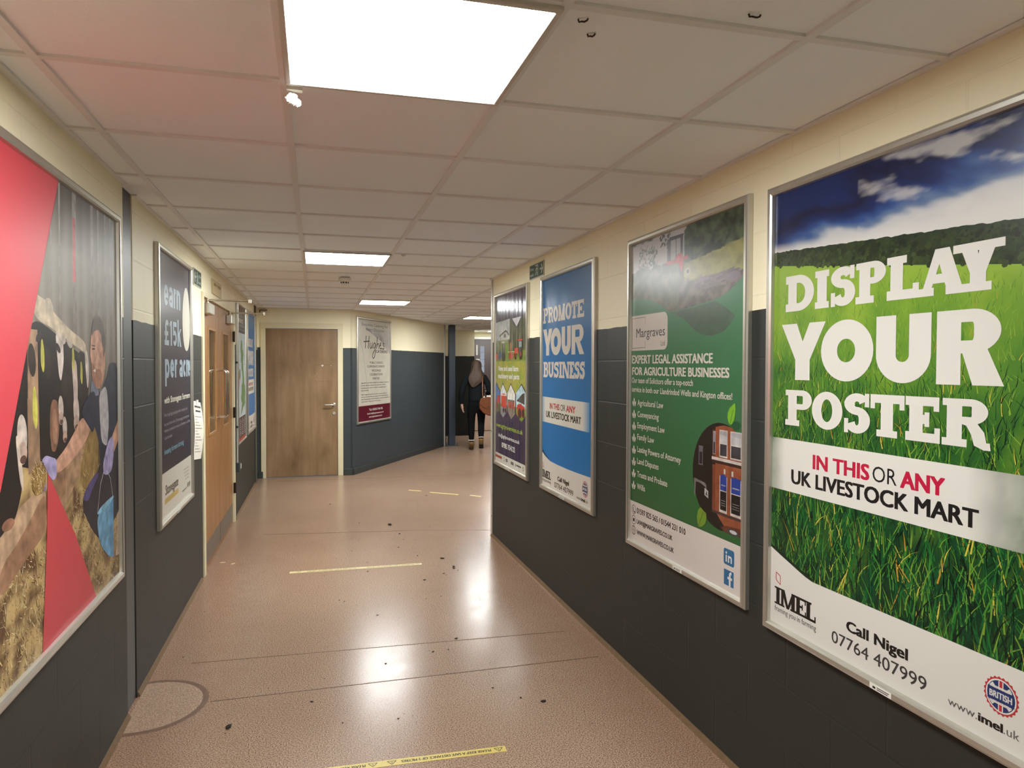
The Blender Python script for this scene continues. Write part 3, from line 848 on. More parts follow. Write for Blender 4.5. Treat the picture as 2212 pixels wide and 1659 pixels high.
    A.text('ANY', .630, .771, .603, .045, red, 5, .0028); A.text('UK LIVESTOCK MART', .160, .870, .541, .045, BLK, 5, .0026)
    sw = [(.02, .311), (.035, .305), (.072, .294), (.109, .282), (.155, .268), (.197, .255), (.235, .244), (.271, .237), (.4, .2375), (.551, .238), (.8, .241), (1.05, .243)]
    sh = [(s, v+.004) for s, v in sw]
    A.poly([(.02, .02), (1.05, .02)] + sw[::-1], WHT, 4)
    A.polys([[sw[i], sw[i+1], (sw[i+1][0], sw[i+1][1]+max(0, .012-.02*abs(sw[i+1][0]-.15))), (sw[i][0], sw[i][1]+max(0, .012-.02*abs(sw[i][0]-.15)))] for i in range(7)], L(20, 44, 28), 3.6)
    imel_footer(A, dict(logo=(.075, .290, .108, .168), mark=(.082, .180, .218), tag=(.076, .292, .084), call=(.430, .662, .137, .030), ph=(.365, .727, .079, .036),
                        www=(.794, .878, .945, .988, .078), badge=(.940, .162, .046)))
    A.build(t, M_sheet, 1.0534, 1.5358, base=WHT)
poster_display()

# ---------------------------------------------------------------- right wall: green solicitors' poster
def poster_solicitor():
    t = poster('R', -3.3935, .6442, 1.0583, 1.5309, 'green solicitors poster with a brick building in a circle, between meadow and blue posters', (.512, .59))
    A = Art((-.0312, -.0083), .9935)
    G = L(48, 108, 62); G2 = L(62, 128, 84); GD = L(58, 82, 66)
    A.grid(.03, .02, 1.06, 1.55, 2, 20, lambda s, v: mix(L(38, 96, 48), L(60, 126, 84), (v-.25)/.95), .2)
    A.tex = .12
    A.poly([(.474, 1.155), (.60, 1.12), (.683, 1.071), (.755, 1.045), (.827, 1.039), (.88, 1.044), (.926, 1.056), (.965, 1.08), (.997, 1.110), (.93, 1.145), (.852, 1.177), (.70, 1.165)], L(66, 92, 72), 1)
    # photograph with a tractor, trees and a hillside field
    low = [(.03, 1.251), (.18, 1.246), (.303, 1.224), (.39, 1.192), (.474, 1.159), (.58, 1.162), (.704, 1.171), (.79, 1.178), (.872, 1.186), (.94, 1.203), (.998, 1.226), (1.06, 1.262)]
    def lowt(s):
        for (a, b), (c, d) in zip(low, low[1:]):
            if s <= c: return b+(d-b)*(s-a)/(c-a)
        return low[-1][1]
    skyc = L(196, 190, 190); hedge = L(58, 70, 54); tree = L(44, 58, 40); fld = L(160, 156, 88); fld2 = L(120, 122, 66)
    def pic(s, v):
        n = nz(s*20, v*24, 1, 5)
        edge = 1.358 + (s-.617)*.092 + .004*n     # lower tree edge, field below
        tt = 1.44 + .16*math.tanh((s-.60)*4) + .02*n
        if s > .60 and v > edge and v < tt+ .06: return mix(L(26, 36, 24), L(88, 104, 70), .42+n*1.0)
        if s > .60 and v <= edge and v > 1.285+n*.012+(.03 if s < .7 else 0)*0: return mix(fld, fld2, .3+n*.9-(v-1.3)*2)
        if s <= .62 and v > 1.385+.02*nz(s*9, 2, 1): return skyc if v < 1.51 or s > .3 else mix(skyc, hedge, .5+n)
        return mix(L(78, 82, 62), L(116, 114, 90), .35+n*1.1) if s < .55 else mix(L(70, 62, 52), L(126, 112, 104), .35+n*1.2)
    A.clipgrid(lambda v: (.03, 1.06), .03, 1.30, 1.06, 1.55, 110, 52, pic, .9)
    for i in range(80):
        a, a2 = .03+1.03*i/80, .03+1.03*(i+1)/80
        for j in range(10):
            v0, v1 = j/10, (j+1)/10
            f = lambda s, k: lowt(s)+(1.302-lowt(s))*k
            q = [(a, f(a, v0)), (a2, f(a2, v0)), (a2, f(a2, v1)), (a, f(a, v1))]
            A.poly(q, [pic(*p) for p in q], 1.4)
    # bare branches on the left, tractor cab and red bonnet
    for i in range(70):
        s = random.uniform(.14, .34); v = random.uniform(1.37, 1.48)
        A.line([(s, v), (s+random.uniform(-.03, .03), v+random.uniform(.005, .03))], .003, L(66, 66, 58), 1.8)
        A.ell(s, v, .008, .005, L(70, 76, 62), 1.9, 7, random.random()*3)
    for i in range(26):
        s = random.uniform(.37, .47); v = random.uniform(1.455, 1.515); A.ell(s, v, .010, .005, L(58, 60, 52), 1.9, 7, random.random()*3)
    cab = L(54, 50, 60); redt = L(190, 40, 52)
    A.rect(.44, 1.388, .475, 1.487, L(84, 80, 92), 2); A.poly([(.455, 1.478), (.585, 1.478), (.592, 1.492), (.46, 1.495)], cab, 2.2)
    A.rect(.563, 1.385, .585, 1.485, cab, 2.1); A.rect(.520, 1.39, .526, 1.482, cab, 2.1); A.rect(.478, 1.388, .562, 1.478, L(176, 174, 176), 1.7)
    A.poly([(.505, 1.37), (.52, 1.40), (.55, 1.412), (.58, 1.405), (.592, 1.38), (.585, 1.345), (.572, 1.32), (.562, 1.345), (.54, 1.372)], redt, 2.4)
    A.rect(.43, 1.372, .505, 1.388, redt, 2.3); A.rect(.59, 1.375, .635, 1.392, L(168, 56, 60), 2.2); A.ell(.545, 1.392, .014, .012, L(216, 84, 88), 2.7)
    # cut logs
    for i in range(26):
        s = random.uniform(.66, 1.0); v = 1.262-.05*(1-s)+random.uniform(-.02, .03)
        c = vary(L(112, 96, 100), .3); A.polys(strokepoly([(s, v), (s+random.uniform(.04, .12), v+random.uniform(0, .012))], .012, .012), c, 2)
    A.ell(.985, 1.262, .045, .018, L(122, 104, 118), 2.6); A.ell(.63, 1.322, .022, .015, L(186, 172, 140), 2.4); A.ell(.63, 1.322, .012, .009, L(60, 52, 46), 2.8)
    A.tex = 0
    # name box
    box = [(.02, .991)] + [(.413, .991)] + arc(.413, 1.027, .036, .036, -90, 0, 8) + arc(.413, 1.128, .036, .036, 0, 90, 8) + [(.02, 1.165)]
    A.poly(box, L(222, 212, 202), 2)
    A.text('Margraves', .118, .424, 1.056, .044, L(44, 40, 42), 4); A.text('Ltd', .385, .424, 1.010, .022, L(80, 74, 74), 4)
    gr = L(110, 100, 98)
    A.line([(.070, 1.003), (.070, 1.153)], .0025, gr, 3.4); A.line([(.070, 1.152), (.220, 1.152)], .0025, gr, 3.4); A.line([(.219, 1.153), (.219, 1.118)], .0025, gr, 3.4)
    A.line([(.070, 1.004), (.220, 1.004)], .0025, gr, 3.4); A.line([(.219, 1.003), (.219, 1.035)], .0025, gr, 3.4)
    w = L(228, 220, 208)
    A.text('EXPERT LEGAL ASSISTANCE', .072, .838, .928, .039, w, 4, .0024); A.text('FOR AGRICULTURE BUSINESSES', .075, .960, .871, .037, w, 4, .0024)
    A.text('Our team of Solicitors offer a top-notch', .070, .683, .831, .026, w, 4, .0006); A.text('service in both our Llandrindod Wells and Kington offices!', .073, .983, .786, .026, w, 4, .0007)
    rows = [('Agricultural Law', .413), ('Conveyancing', .368), ('Employment Law', .429), ('Family Law', .322), ('Lasting Powers of Attorney', .583), ('Land Disputes', .370), ('Trusts and Probate', .458), ('Wills', .228)]
    tops = [.720, .663, .607, .550, .489, .430, .365, .304]
    for i, ((b, s1), tt) in enumerate(zip(rows, tops)):
        A.text(b, .139, s1, tt, .028, w, 4, .0006)
        c = .733-i*.0596
        A.ell(.099, c+.006, .007, .016, w, 4, 14); A.ell(.086, c-.007, .006, .015, w, 4, 14, .5); A.ell(.112, c-.007, .006, .015, w, 4, 14, -.5)
    A.tex = .28
    # circular photograph of a brick office with bay windows
    cx, cy, rx, ry = .905, .478, .218, .213
    A.poly([(min(1.045, cx+rx*math.cos(2*PI*k/60)), cy+ry*math.sin(2*PI*k/60)) for k in range(60)], L(20, 16, 18), 2)
    xr = 1.055
    def inside(s): return ry*math.sqrt(max(0, 1-((s-cx)/rx)**2))
    br = L(146, 78, 50); brd = L(96, 48, 34); stone = L(206, 196, 188); gl_ = L(122, 124, 136); gld = L(58, 56, 64)
    tp = lambda s, dt: min(dt, cy+inside(s)-.004)
    A.poly([(.866, .672), (.895, .678), (.93, .683), (.985, .678), (1.0, .668), (xr, .655), (xr, .30), (.995, .275), (.93, .29), (.868, .335)], br, 3)
    A.rect(.842, .545, .868, .66, brd, 3); A.rect(.845, .330, .868, .52, L(120, 62, 44), 3)
    for i in range(120):
        s = random.uniform(.87, 1.04); v = random.uniform(.31, .66); A.rect(s, v, s+.012, v+.0016, L(110, 56, 40) if i % 2 else L(176, 104, 74), 3.3)
    for (a, b) in ((.895, .954), (.974, 1.05)):
        A.rect(a, .556, b, .664, stone, 3.8); A.rect(a+.006, .612, b-.005, .660, L(168, 164, 170), 4.2); A.rect(a+.006, .562, b-.005, .608, gld, 4.2)
        A.poly([(a+.006, .648), (b-.005, .640), (b-.005, .612), (a+.006, .612)], L(186, 182, 184), 4.6)
        A.rect(a+.004, .338, b, .482, stone, 3.8); A.rect(a+.010, .426, b-.004, .478, L(36, 66, 156), 4.2); A.rect(a+.010, .348, b-.004, .422, L(22, 20, 24), 4.2)
        A.poly([(a+.01, .478), (b-.004, .478), (b-.004, .484), ((a+b)/2, .489), (a+.01, .484)], L(36, 66, 156), 4.2)
        for q in (.385, .375, .366): A.rect(a+.016, q, b-.012, q+.002, L(150, 148, 150), 4.6)
        A.text('solicitors', a+.016, b-.012, .444, .007, w, 4.8)
    A.rect(.848, .562, .868, .655, L(150, 146, 154), 3.6); A.rect(.851, .565, .865, .612, gld, 4)
    A.rect(.84, .540, xr, .552, stone, 4.6); A.rect(.84, .528, xr, .540, L(60, 34, 28), 4.6); A.rect(.842, .326, xr, .336, L(70, 56, 52), 4.6)
    A.rect(.930, .492, .942, .512, stone, 4.8); A.rect(.985, .490, .997, .510, stone, 4.8)
    A.rect(.736, .505, .770, .585, L(104, 100, 106), 3); A.rect(.741, .510, .765, .560, L(34, 30, 36), 3.5)
    A.poly([(.700, .445), (.79, .435), (.80, .425), (.80, .39), (.792, .418), (.75, .43), (.715, .43), (.708, .36), (.70, .38)], L(120, 112, 112), 3)
    A.poly([(.785, .415), (.815, .405), (.815, .375), (.785, .385)], L(180, 176, 176), 3.2); A.poly([(.793, .388), (.808, .384), (.80, .405)], L(50, 46, 48), 3.6)
    A.poly([(.905, .278), (.95, .292), (xr, .300), (xr, .268), (.99, .264), (.94, .266)], brd, 3.4); A.ell(1.0, .276, .045, .012, L(70, 64, 66), 4); A.ell(1.0, .277, .026, .007, L(196, 196, 200), 4.4)
    A.tex = .12
    lf = L(128, 190, 48)
    A.poly([(1.004, .775), (.985, .765), (.965, .752), (.954, .735), (.952, .716), (.958, .700), (.970, .688), (.985, .693), (.998, .708), (1.005, .728), (1.008, .750)], lf, 5)
    A.line([(.968, .680), (.978, .715), (.992, .748)], .003, L(60, 120, 36), 5.6)
    A.poly([(.975, .690), (.995, .702), (1.02, .706), (1.045, .694), (1.03, .672), (1.0, .672)], L(24, 84, 52), 4.9)
    A.poly([(.755, .329), (.735, .312), (.726, .288), (.730, .262), (.742, .244), (.770, .250), (.795, .268), (.804, .292), (.800, .312), (.780, .318)], L(118, 152, 44), 5)
    A.line([(.742, .250), (.762, .285), (.775, .312)], .003, L(64, 104, 40), 5.6)
    A.poly([(.700, .40), (.705, .33), (.722, .27), (.74, .30), (.73, .36)], L(30, 104, 44), 1.6)
    A.tex = 0
    # white footer
    A.rect(.02, .02, 1.06, .235, L(222, 212, 204), 5.5)
    A.text('01597 825 565 / 01544 231 010', .140, .631, .183, .026, INKBLK, 7, .0012); A.text('LAW@MARGRAVES.CO.UK', .141, .512, .131, .021, INKBLK, 7, .0012); A.text('WWW.MARGRAVES.CO.UK', .142, .526, .078, .021, INKBLK, 7, .0012)
    for i, c in enumerate((.194, .142, .090)):
        A.polys(strokepoly(arc(.105, c, .022, .022, 0, 360, 26), .003, .003), BLK, 7)
        if i == 0: A.polys(strokepoly(arc(.112, c+.004, .016, .016, 150, 300, 8), .006, .006), BLK, 7)
        elif i == 1: A.rect(.095, c-.008, .115, c+.008, BLK, 7)
        else:
            A.polys(strokepoly(arc(.105, c, .010, .021, 0, 360, 20), .002, .002), L(90, 86, 86), 7); A.line([(.084, c), (.126, c)], .002, L(90, 86, 86), 7); A.line([(.105, c-.021), (.105, c+.021)], .002, L(90, 86, 86), 7)
    bl = L(34, 104, 152)
    def rr(a, b, c, d, r): return arc(c-r, b+r, r, r, -90, 0, 5)+arc(c-r, d-r, r, r, 0, 90, 5)+arc(a+r, d-r, r, r, 90, 180, 5)+arc(a+r, b+r, r, r, 180, 270, 5)
    A.poly(rr(.936, .142, 1.010, .205, .010), bl, 7); A.rect(.951, .153, .959, .180, WHT, 8); A.ell(.955, .189, .005, .005, WHT, 8)
    A.polys(glyph('n', .967, .153, .994, .180, .008, .008), WHT, 8)
    A.rect(.939, .062, 1.007, .123, bl, 7); A.rect(.975, .062, .987, .108, WHT, 8); A.rect(.965, .088, .997, .097, WHT, 8.4); A.polys(strokepoly(arc(.993, .105, .012, .010, 180, 90, 6), .011, .010), WHT, 8.6)
    A.build(t, M_sheet, 1.0583, 1.5309, base=L(222, 212, 204))
poster_solicitor()

# ---------------------------------------------------------------- blue posters (right wall and far left wall)
BLUE_Q = dict(logo=(.079, .268, .093, .146), mark=(.083, .162, .194), tag=(.080, .270, .068), call=(.412, .632, .114, .028), ph=(.346, .710, .061, .034), www=(.771, .850, .915, .967, .060), badge=(.916, .139, .050))
def blue_sheet(A, words, S1, S2):
    b1 = L(24, 112, 178); b2 = L(40, 120, 184)
    A.grid(.02, .02, 1.04, 1.52, 4, 20, lambda s, v: mix(L(6, 118, 190), L(20, 112, 174), v-.2+s*.1), .2)
    words()
    def band(s, v):
        e = min((s-.045)/.10, (.985-s)/.12); return mix(L(60, 146, 196), L(228, 222, 208), max(0, min(1, e)))
    A.grid(.045, .482, .985, .657, 30, 2, band, 2.5)
    red = L(190, 32, 52)
    A.text('IN THIS', .241, .441, .581, .038, red, 4, .0022); A.text('OR', .462, .557, .580, .040, BLK, 4); A.text('ANY', .577, .740, .579, .041, red, 4, .0024)
    A.text('UK LIVESTOCK MART', .161, .839, .520, .041, BLK, 4, .0022)
    sw = [(.02, .285), (.045, .274), (.12, .252), (.19, .235), (.265, .222), (.40, .217), (.614, .215), (.80, .217), (1.04, .222)]
    A.poly([(.02, .02), (1.04, .02)] + sw[::-1], L(226, 218, 206), 2.5)
    A.polys([[sw[i], sw[i+1], (sw[i+1][0], sw[i+1][1]+max(0, .030-.11*sw[i+1][0])), (sw[i][0], sw[i][1]+max(0, .030-.11*sw[i][0]))] for i in range(5)], L(18, 62, 96), 2.2)
    imel_footer(A, BLUE_Q)
def poster_blue():
    t = poster('R', -4.8653, .6856, 1.014, 1.4767, 'blue poster reading promote your business, second from the corner of the right wall', (.44, .53))
    A = Art((-.0447, -.0079), .9935); w = L(224, 216, 204)
    def words():
        A.word([('P', .087, .193), ('R', .197, .307), ('O', .307, .407), ('M', .410, .546), ('O', .550, .665), ('T', .668, .764), ('E', .770, .885)], 1.166, 1.272, .036, .021, .011, w, 3)
        A.word([('Y', .087, .288), ('O', .256, .470), ('U', .480, .654), ('R', .668, .889)], .943, 1.125, .068, .054, 0, w, 3)
        A.word([('B', .095, .202), ('U', .204, .320), ('S', .325, .425), ('I', .430, .492), ('N', .496, .628), ('E', .632, .722), ('S', .727, .812), ('S', .817, .902)], .793, .899, .036, .021, .010, w, 3)
    blue_sheet(A, words, 0, 0)
    A.build(t, M_sheet_soft, 1.014, 1.4767, base=L(226, 218, 206))
M_sheet_soft = sheet_material('soft_rippled_print', .22, False, .26, 4.0)
poster_blue()
def poster_blue_far():
    t = poster('LB', 8.8648, .7342, 1.0391, 1.4566, 'blue poster on the far left wall beside the map poster, before the end door', (.45, .53))
    A = Art((-.0180, -.0141), .9879); w = L(222, 216, 206)
    def words():
        A.word([('D', .10, .20), ('I', .205, .26), ('S', .265, .35), ('P', .355, .45), ('L', .455, .545), ('A', .54, .68), ('Y', .66, .79)], 1.055, 1.155, .038, .022, .011, w, 3)
        A.word([('Y', .087, .288), ('O', .256, .470), ('U', .480, .654), ('R', .668, .889)], .83, 1.01, .068, .054, 0, w, 3)
        A.word([('P', .123, .24), ('O', .245, .365), ('S', .37, .47), ('T', .475, .585), ('E', .59, .69), ('R', .695, .83)], .69, .79, .042, .024, .012, w, 3)
    blue_sheet(A, words, 0, 0)
    A.build(t, M_sheet, 1.0391, 1.4566, base=L(226, 218, 206))
poster_blue_far()

# ---------------------------------------------------------------- right wall: farm machinery poster next to the corner
def poster_farm():
    t = poster('R', -6.22, .6787, 1.0337, 1.4866, 'farm machinery poster with tractors and purple foot, beside the right wall corner', (.42, .54))
    A = Art((-.0572, -.008), .9935)
    pur = L(40, 32, 72)
    A.rect(.02, .02, 1.06, 1.51, pur, .1)
    def pic(s, v):
        n = nz(s*12, v*13, 1, 5)
        if v > 1.10 and s < .55: return mix(L(188, 192, 194), L(150, 158, 160), .4+n)
        if s > .52+.03*n and v > 1.0: return mix(L(50, 64, 48), L(96, 104, 84), .35+n)
        if v > 1.07: return mix(L(90, 104, 78), L(140, 150, 110), .4+n)
        if v > .92: return mix(L(120, 142, 60), L(90, 118, 48), .5+n) if s > .25 else mix(L(76, 90, 62), L(110, 118, 84), .5+n)
        return mix(L(140, 158, 60), L(168, 160, 66), .5+n*1.4+(.9-v))
    A.grid(.03, .60, 1.02, 1.27, 56, 56, pic, .6)
    A.tex = .06
    # dark purple banner with its white arrow
    A.poly([(.02, 1.254), (.50, 1.265), (.59, 1.267), (.763, 1.172), (.945, 1.268), (1.04, 1.27), (1.04, 1.52), (.02, 1.52)], pur, 1.4)
    A.poly([(.63, 1.262), (.763, 1.190), (.90, 1.264)], L(206, 204, 208), 1.9)
    def streak(s, v): return mix(L(44, 38, 70), L(70, 66, 92), .5+nz(s*14, v, 1))
    A.grid(.03, 1.28, 1.02, 1.50, 40, 4, streak, 1.7)
    A.polys(strokepoly([(.22, 1.134), (.32, 1.155), (.428, 1.172), (.48, 1.156), (.524, 1.133)], .014, .014), L(62, 58, 56), 1)
    A.poly([(.24, 1.13), (.428, 1.165), (.51, 1.13), (.50, 1.10), (.36, 1.10)], L(176, 180, 178), .9); A.rect(.36, 1.115, .43, 1.145, L(110, 108, 104), 1.1)
    def tractor(s, v, k, body, L_=1.8):
        A.ell(s+.06*k, v+.045*k, .055*k, .05*k, L(26, 24, 26), L_); A.ell(s+.06*k, v+.045*k, .025*k, .022*k, L(150, 60, 50), L_+.4)
        A.ell(s-.10*k, v+.035*k, .042*k, .036*k, L(26, 24, 26), L_); A.ell(s-.10*k, v+.035*k, .018*k, .016*k, L(150, 60, 50), L_+.4)
        A.poly([(s-.15*k, v+.05*k), (s-.02*k, v+.05*k), (s-.01*k, v+.10*k), (s-.13*k, v+.095*k)], body, L_+.2)
        A.rect(s-.02*k, v+.06*k, s+.10*k, v+.155*k, L(40, 48, 54), L_+.3); A.rect(s+.0*k, v+.10*k, s+.085*k, v+.148*k, L(120, 146, 150), L_+.6); A.rect(s-.03*k, v+.152*k, s+.11*k, v+.166*k, body, L_+.6)
    tractor(.83, .93, .95, L(190, 64, 60)); A.rect(.31, .945, .40, 1.07, L(92, 96, 94), 1.6); A.rect(.30, 1.07, .39, 1.085, L(180, 178, 170), 1.8); A.rect(.19, .94, .30, 1.0, L(64, 86, 132), 1.7); A.ell(.36, .955, .05, .04, L(34, 34, 36), 1.9)
    A.poly([(.07, .935), (.16, .935), (.15, .985), (.09, .98)], L(188, 84, 56), 1.8); A.rect(.53, .935, .67, .985, L(172, 66, 54), 1.8); A.rect(.565, .985, .60, 1.07, L(176, 96, 60), 1.8); A.rect(.50, .99, .70, .995, L(210, 200, 160), 1.6)
    for i in range(900):
        s = random.uniform(.03, 1.0); v = random.uniform(.66, .93); c = random.choice((L(120, 150, 52), L(176, 172, 74), L(92, 120, 44), L(196, 180, 80)))
        A.poly([(s, v), (s+.004, v), (s+random.uniform(-.006, .008), v+random.uniform(.01, .03))], c, 1.2)
    A.tex = .3
    w = L(226, 224, 214)
    A.text('New and used farm', .187, .816, .836, .040, w, 3, .003); A.text('machinery and parts', .167, .845, .772, .040, w, 3, .003)
    # zig-zag strip of pictures
    up = [(.02, .676), (.036, .664), (.107, .735), (.248, .66), (.334, .734), (.474, .65), (.594, .738), (.736, .653), (.913, .742), (1.04, .68)]
    A.poly([(.02, .30), (1.04, .30)] + up[::-1], L(30, 26, 34), 2)
    cells = [[(.02, .69), (.107, .722), (.235, .655), (.235, .475), (.211, .483), (.02, .43)], [(.255, .66), (.334, .722), (.462, .648), (.462, .49), (.341, .437), (.255, .46)],
             [(.485, .65), (.594, .726), (.725, .65), (.725, .49), (.609, .441), (.49, .50)], [(.750, .66), (.913, .730), (1.04, .66), (1.04, .49), (.91, .441), (.755, .50)]]
    skies = [L(66, 112, 172), L(218, 222, 222), L(226, 224, 216), L(176, 204, 214)]
    grounds = [L(96, 112, 62), L(140, 142, 150), L(128, 116, 106), L(120, 150, 44)]
    for c, sk, gr in zip(cells, skies, grounds):
        sm = min(p[0] for p in c); sM = max(p[0] for p in c)
        A.poly(c, [mix(gr, sk, 1 if p[1] > .6 else 0) for p in c] if False else sk, 2.5)
        lowp = [p for p in c if p[1] < .6]; xs = sorted(lowp)
        A.poly([(xs[0][0], .55)] + xs + [(xs[-1][0], .55)], gr, 2.8)
    A.poly([(.10, .56), (.225, .55), (.225, .62), (.16, .625)], L(190, 52, 44), 3.2); A.ell(.12, .53, .05, .035, L(120, 66, 52), 3.2)
    A.poly([(.27, .53), (.45, .52), (.46, .625), (.38, .645), (.28, .635)], L(206, 60, 44), 3.2); A.rect(.275, .625, .45, .632, w, 3.6); A.ell(.36, .50, .025, .02, L(34, 30, 32), 3.6); A.ell(.42, .50, .025, .02, L(34, 30, 32), 3.6)
    A.rect(.50, .53, .71, .585, L(160, 74, 62), 3.2); A.rect(.50, .575, .71, .60, L(96, 92, 90), 3.1)
    A.poly([(.77, .60), (1.0, .58), (1.0, .67), (.93, .66)], L(52, 56, 58), 3); A.poly([(.80, .49), (1.0, .48), (1.0, .56), (.88, .585), (.79, .57)], L(182, 46, 42), 3.2); A.ell(.86, .505, .05, .04, L(60, 26, 28), 3.5); A.ell(.96, .51, .04, .035, L(60, 26, 28), 3.5)
    A.tex = 0
    A.poly([(.02, .02), (1.04, .02), (1.04, .50), (.982, .474), (.91, .441), (.746, .50), (.609, .441), (.49, .501), (.341, .437), (.211, .483), (.07, .459), (.02, .43)], pur, 4)
    A.text('www.agripro-services.co.uk', .103, .947, .345, .036, L(154, 178, 60), 5, .002)
    A.text('info@agripro-services.co.uk', .182, .857, .263, .030, w, 5, .0015); A.text('07985 754122', .304, .723, .182, .040, w, 5, .003)
    A.rect(.02, .02, 1.04, .118, L(220, 214, 204), 5)
    A.rect(.10, .076, .305, .098, L(168, 60, 52), 6); A.ell(.095, .088, .014, .014, L(120, 50, 46), 6.4); A.ell(.385, .086, .018, .020, L(120, 140, 128), 6); A.ell(.385, .086, .012, .013, L(220, 214, 204), 6.4)
    A.rect(.44, .075, .50, .098, L(90, 92, 94), 6); A.rect(.445, .084, .495, .088, L(200, 198, 192), 6.4); A.rect(.60, .073, .69, .095, L(66, 66, 70), 6); A.rect(.60, .083, .69, .086, L(200, 198, 192), 6.4)
    A.ell(.745, .084, .007, .014, L(60, 60, 62), 6); A.rect(.77, .080, .905, .092, L(86, 84, 84), 6); A.ell(.965, .082, .018, .018, L(90, 130, 100), 6); A.ell(.965, .082, .010, .010, L(220, 214, 204), 6.4)
    A.build(t, M_sheet_wavy, 1.0337, 1.4866, base=L(220, 214, 204))
poster_farm()
M_sheet_soft_gloss = sheet_material('satin_print', .12, False, .46, 2.2, .32)
# ---------------------------------------------------------------- near left wall: large red and cow poster
def poster_cows():
    W_, H_ = 1.62, 1.5031
    t = poster('LA', 2.3129+1.0231-W_, .6557, W_, H_, 'huge red poster of a farmer feeding cows, nearest on the left wall', None, .032)
    dx = W_-1.0231
    A = Art((.0421+dx, -.0162), .9874)
    red = L(222, 74, 84); red2 = L(210, 70, 78)
    A.tex = .36; A.cell = .014; A.soft = True
    # barn background
    def barn(s, v):
        n = nz(s*5, v*7, 1, 4); st = .5+.5*math.sin(s*62+nz(s*3, v, 1)*2)
        c = mix(L(120, 108, 96), L(168, 158, 146), st*.6+.2*n)
        if v > 1.30: c = mix(c, L(70, 64, 56), min(.7, (v-1.30)*4))
        elif v > 1.12: c = mix(c, L(150, 148, 132), .45)
        if v < .95: c = mix(c, L(64, 44, 34), min(1, (.95-v)*3.2))
        return c
    A.grid(-.62, .55, .99, 1.54, 90, 36, barn, .2)
    for s, w_ in ((.42, .040), (.625, .030), (.705, .022), (.27, .016), (.19, .012), (.80, .02), (.87, .014)):
        A.poly([(s-w_/2, .98), (s+w_/2, .98), (s+w_/2+.004, 1.53), (s-w_/2+.004, 1.53)], [L(126, 112, 100), L(126, 112, 100), L(168, 160, 156), L(168, 160, 156)], .7)
    A.rect(.405, 1.20, .435, 1.42, L(190, 78, 80), .9)
    # floor of straw
    straw = [L(190, 158, 104), L(150, 114, 66), L(108, 76, 44), L(220, 198, 150), L(74, 50, 32), L(206, 176, 120), L(164, 128, 78), L(92, 64, 38), L(232, 214, 172)]
    def hay(s, v):
        n = nz(s*9, v*11, 1.2, 5); return mix(L(96, 66, 40), L(206, 174, 118), .5+n*1.5)
    A.grid(-.62, .0, .99, .64, 80, 40, hay, .4)
    A.poly([(.93, .30), (.99, .32), (.99, .12), (.91, .13)], L(188, 168, 148), 1)
    for i in range(6500):
        s = random.uniform(-.25, .97); v = random.uniform(.02, .68)
        if v > .36+.33*max(0, s-.1) and not (.48 < s < .68 and v < .60+random.random()*.1): continue
        a = random.uniform(0, PI); l = random.uniform(.012, .038); w = random.uniform(.002, .0055); c = vary(random.choice(straw), .2)
        ca, sa = math.cos(a)*l, math.sin(a)*l
        A.poly([(s, v), (s+w, v+w*.4), (s+ca, v+sa)], c, 1.1+.4*random.random())
    # feed trough wall
    pl = L(186, 152, 122); pl2 = L(142, 104, 78)
    A.poly([(.122, .545), (.12, .405), (-.02, .37), (-.083, .352), (-.14, .345), (-.227, .299), (-.40, .25), (-.62, .20), (-.62, .40), (-.221, .47), (-.094, .516), (0, .535)],
           pl, 1.8)
    A.poly([(.122, .540), (.12, .405), (-.083, .352), (-.227, .299), (-.227, .38), (-.06, .44)], L(158, 116, 88), 2.1)
    A.poly([(.134, .60), (.30, .63), (.30, .50), (.134, .42)], L(150, 112, 84), 1.7)
    # far trough and legs
    A.poly([(.13, .62), (.50, .70), (.66, .68), (.58, .58), (.38, .50), (.29, .44), (.13, .42)], L(172, 136, 104), 1.2)
    A.poly([(.58, .70), (.69, .72), (.67, .48), (.50, .46), (.44, .54)], L(146, 116, 66), 1.5)
    # cows
    blk = L(34, 26, 24); brn = L(74, 50, 40)
    A.poly([(.0, 1.03), (.07, 1.05), (.21, 1.02), (.30, .99), (.50, .95), (.58, .90), (.56, .80), (.50, .66), (.40, .60), (.20, .60), (-.05, .62), (-.30, .70), (-.30, .95)], blk, 1.4)
    A.poly([(.06, 1.0), (.20, .99), (.24, .90), (.20, .74), (.10, .70), (.0, .76), (-.02, .90)], L(30, 24, 22), 2)
    def muzzle(s, v, k, col=L(188, 160, 146)):
        A.ell(s, v+.012*k, .024*k, .040*k, L(206, 188, 176), 2.5, 18, .15); A.ell(s, v-.022*k, .023*k, .022*k, col, 2.9, 16); A.ell(s+.003*k, v-.034*k, .016*k, .008*k, L(96, 66, 58), 3.3, 12)
    A.poly([(.22, 1.02), (.29, 1.02), (.30, .93), (.27, .86), (.25, .88), (.235, .95)], L(222, 206, 196), 2.4)
    A.poly([(.30, 1.0), (.40, .98), (.43, .86), (.42, .74), (.36, .72), (.31, .82)], L(46, 34, 30), 2.2)
    A.poly([(.375, .94), (.43, .93), (.44, .84), (.435, .76), (.40, .76), (.39, .85)], L(206, 184, 172), 2.6)
    A.poly([(.45, .97), (.55, .95), (.57, .86), (.54, .79), (.49, .80), (.46, .88)], L(38, 30, 28), 2.4)
    A.poly([(.52, .98), (.56, .96), (.575, .89), (.555, .82), (.535, .88)], L(216, 200, 188), 2.8)
    A.ell(.27, 1.01, .05, .02, L(200, 186, 176), 2.6, 16, -.4); A.ell(.36, .99, .03, .016, L(190, 176, 166), 2.6, 14, -.3)
    muzzle(.421, .745, 1.3); muzzle(.265, .765, 1.0); muzzle(-.06, .700, 1.5); muzzle(.30, .70, .9, L(196, 160, 140))
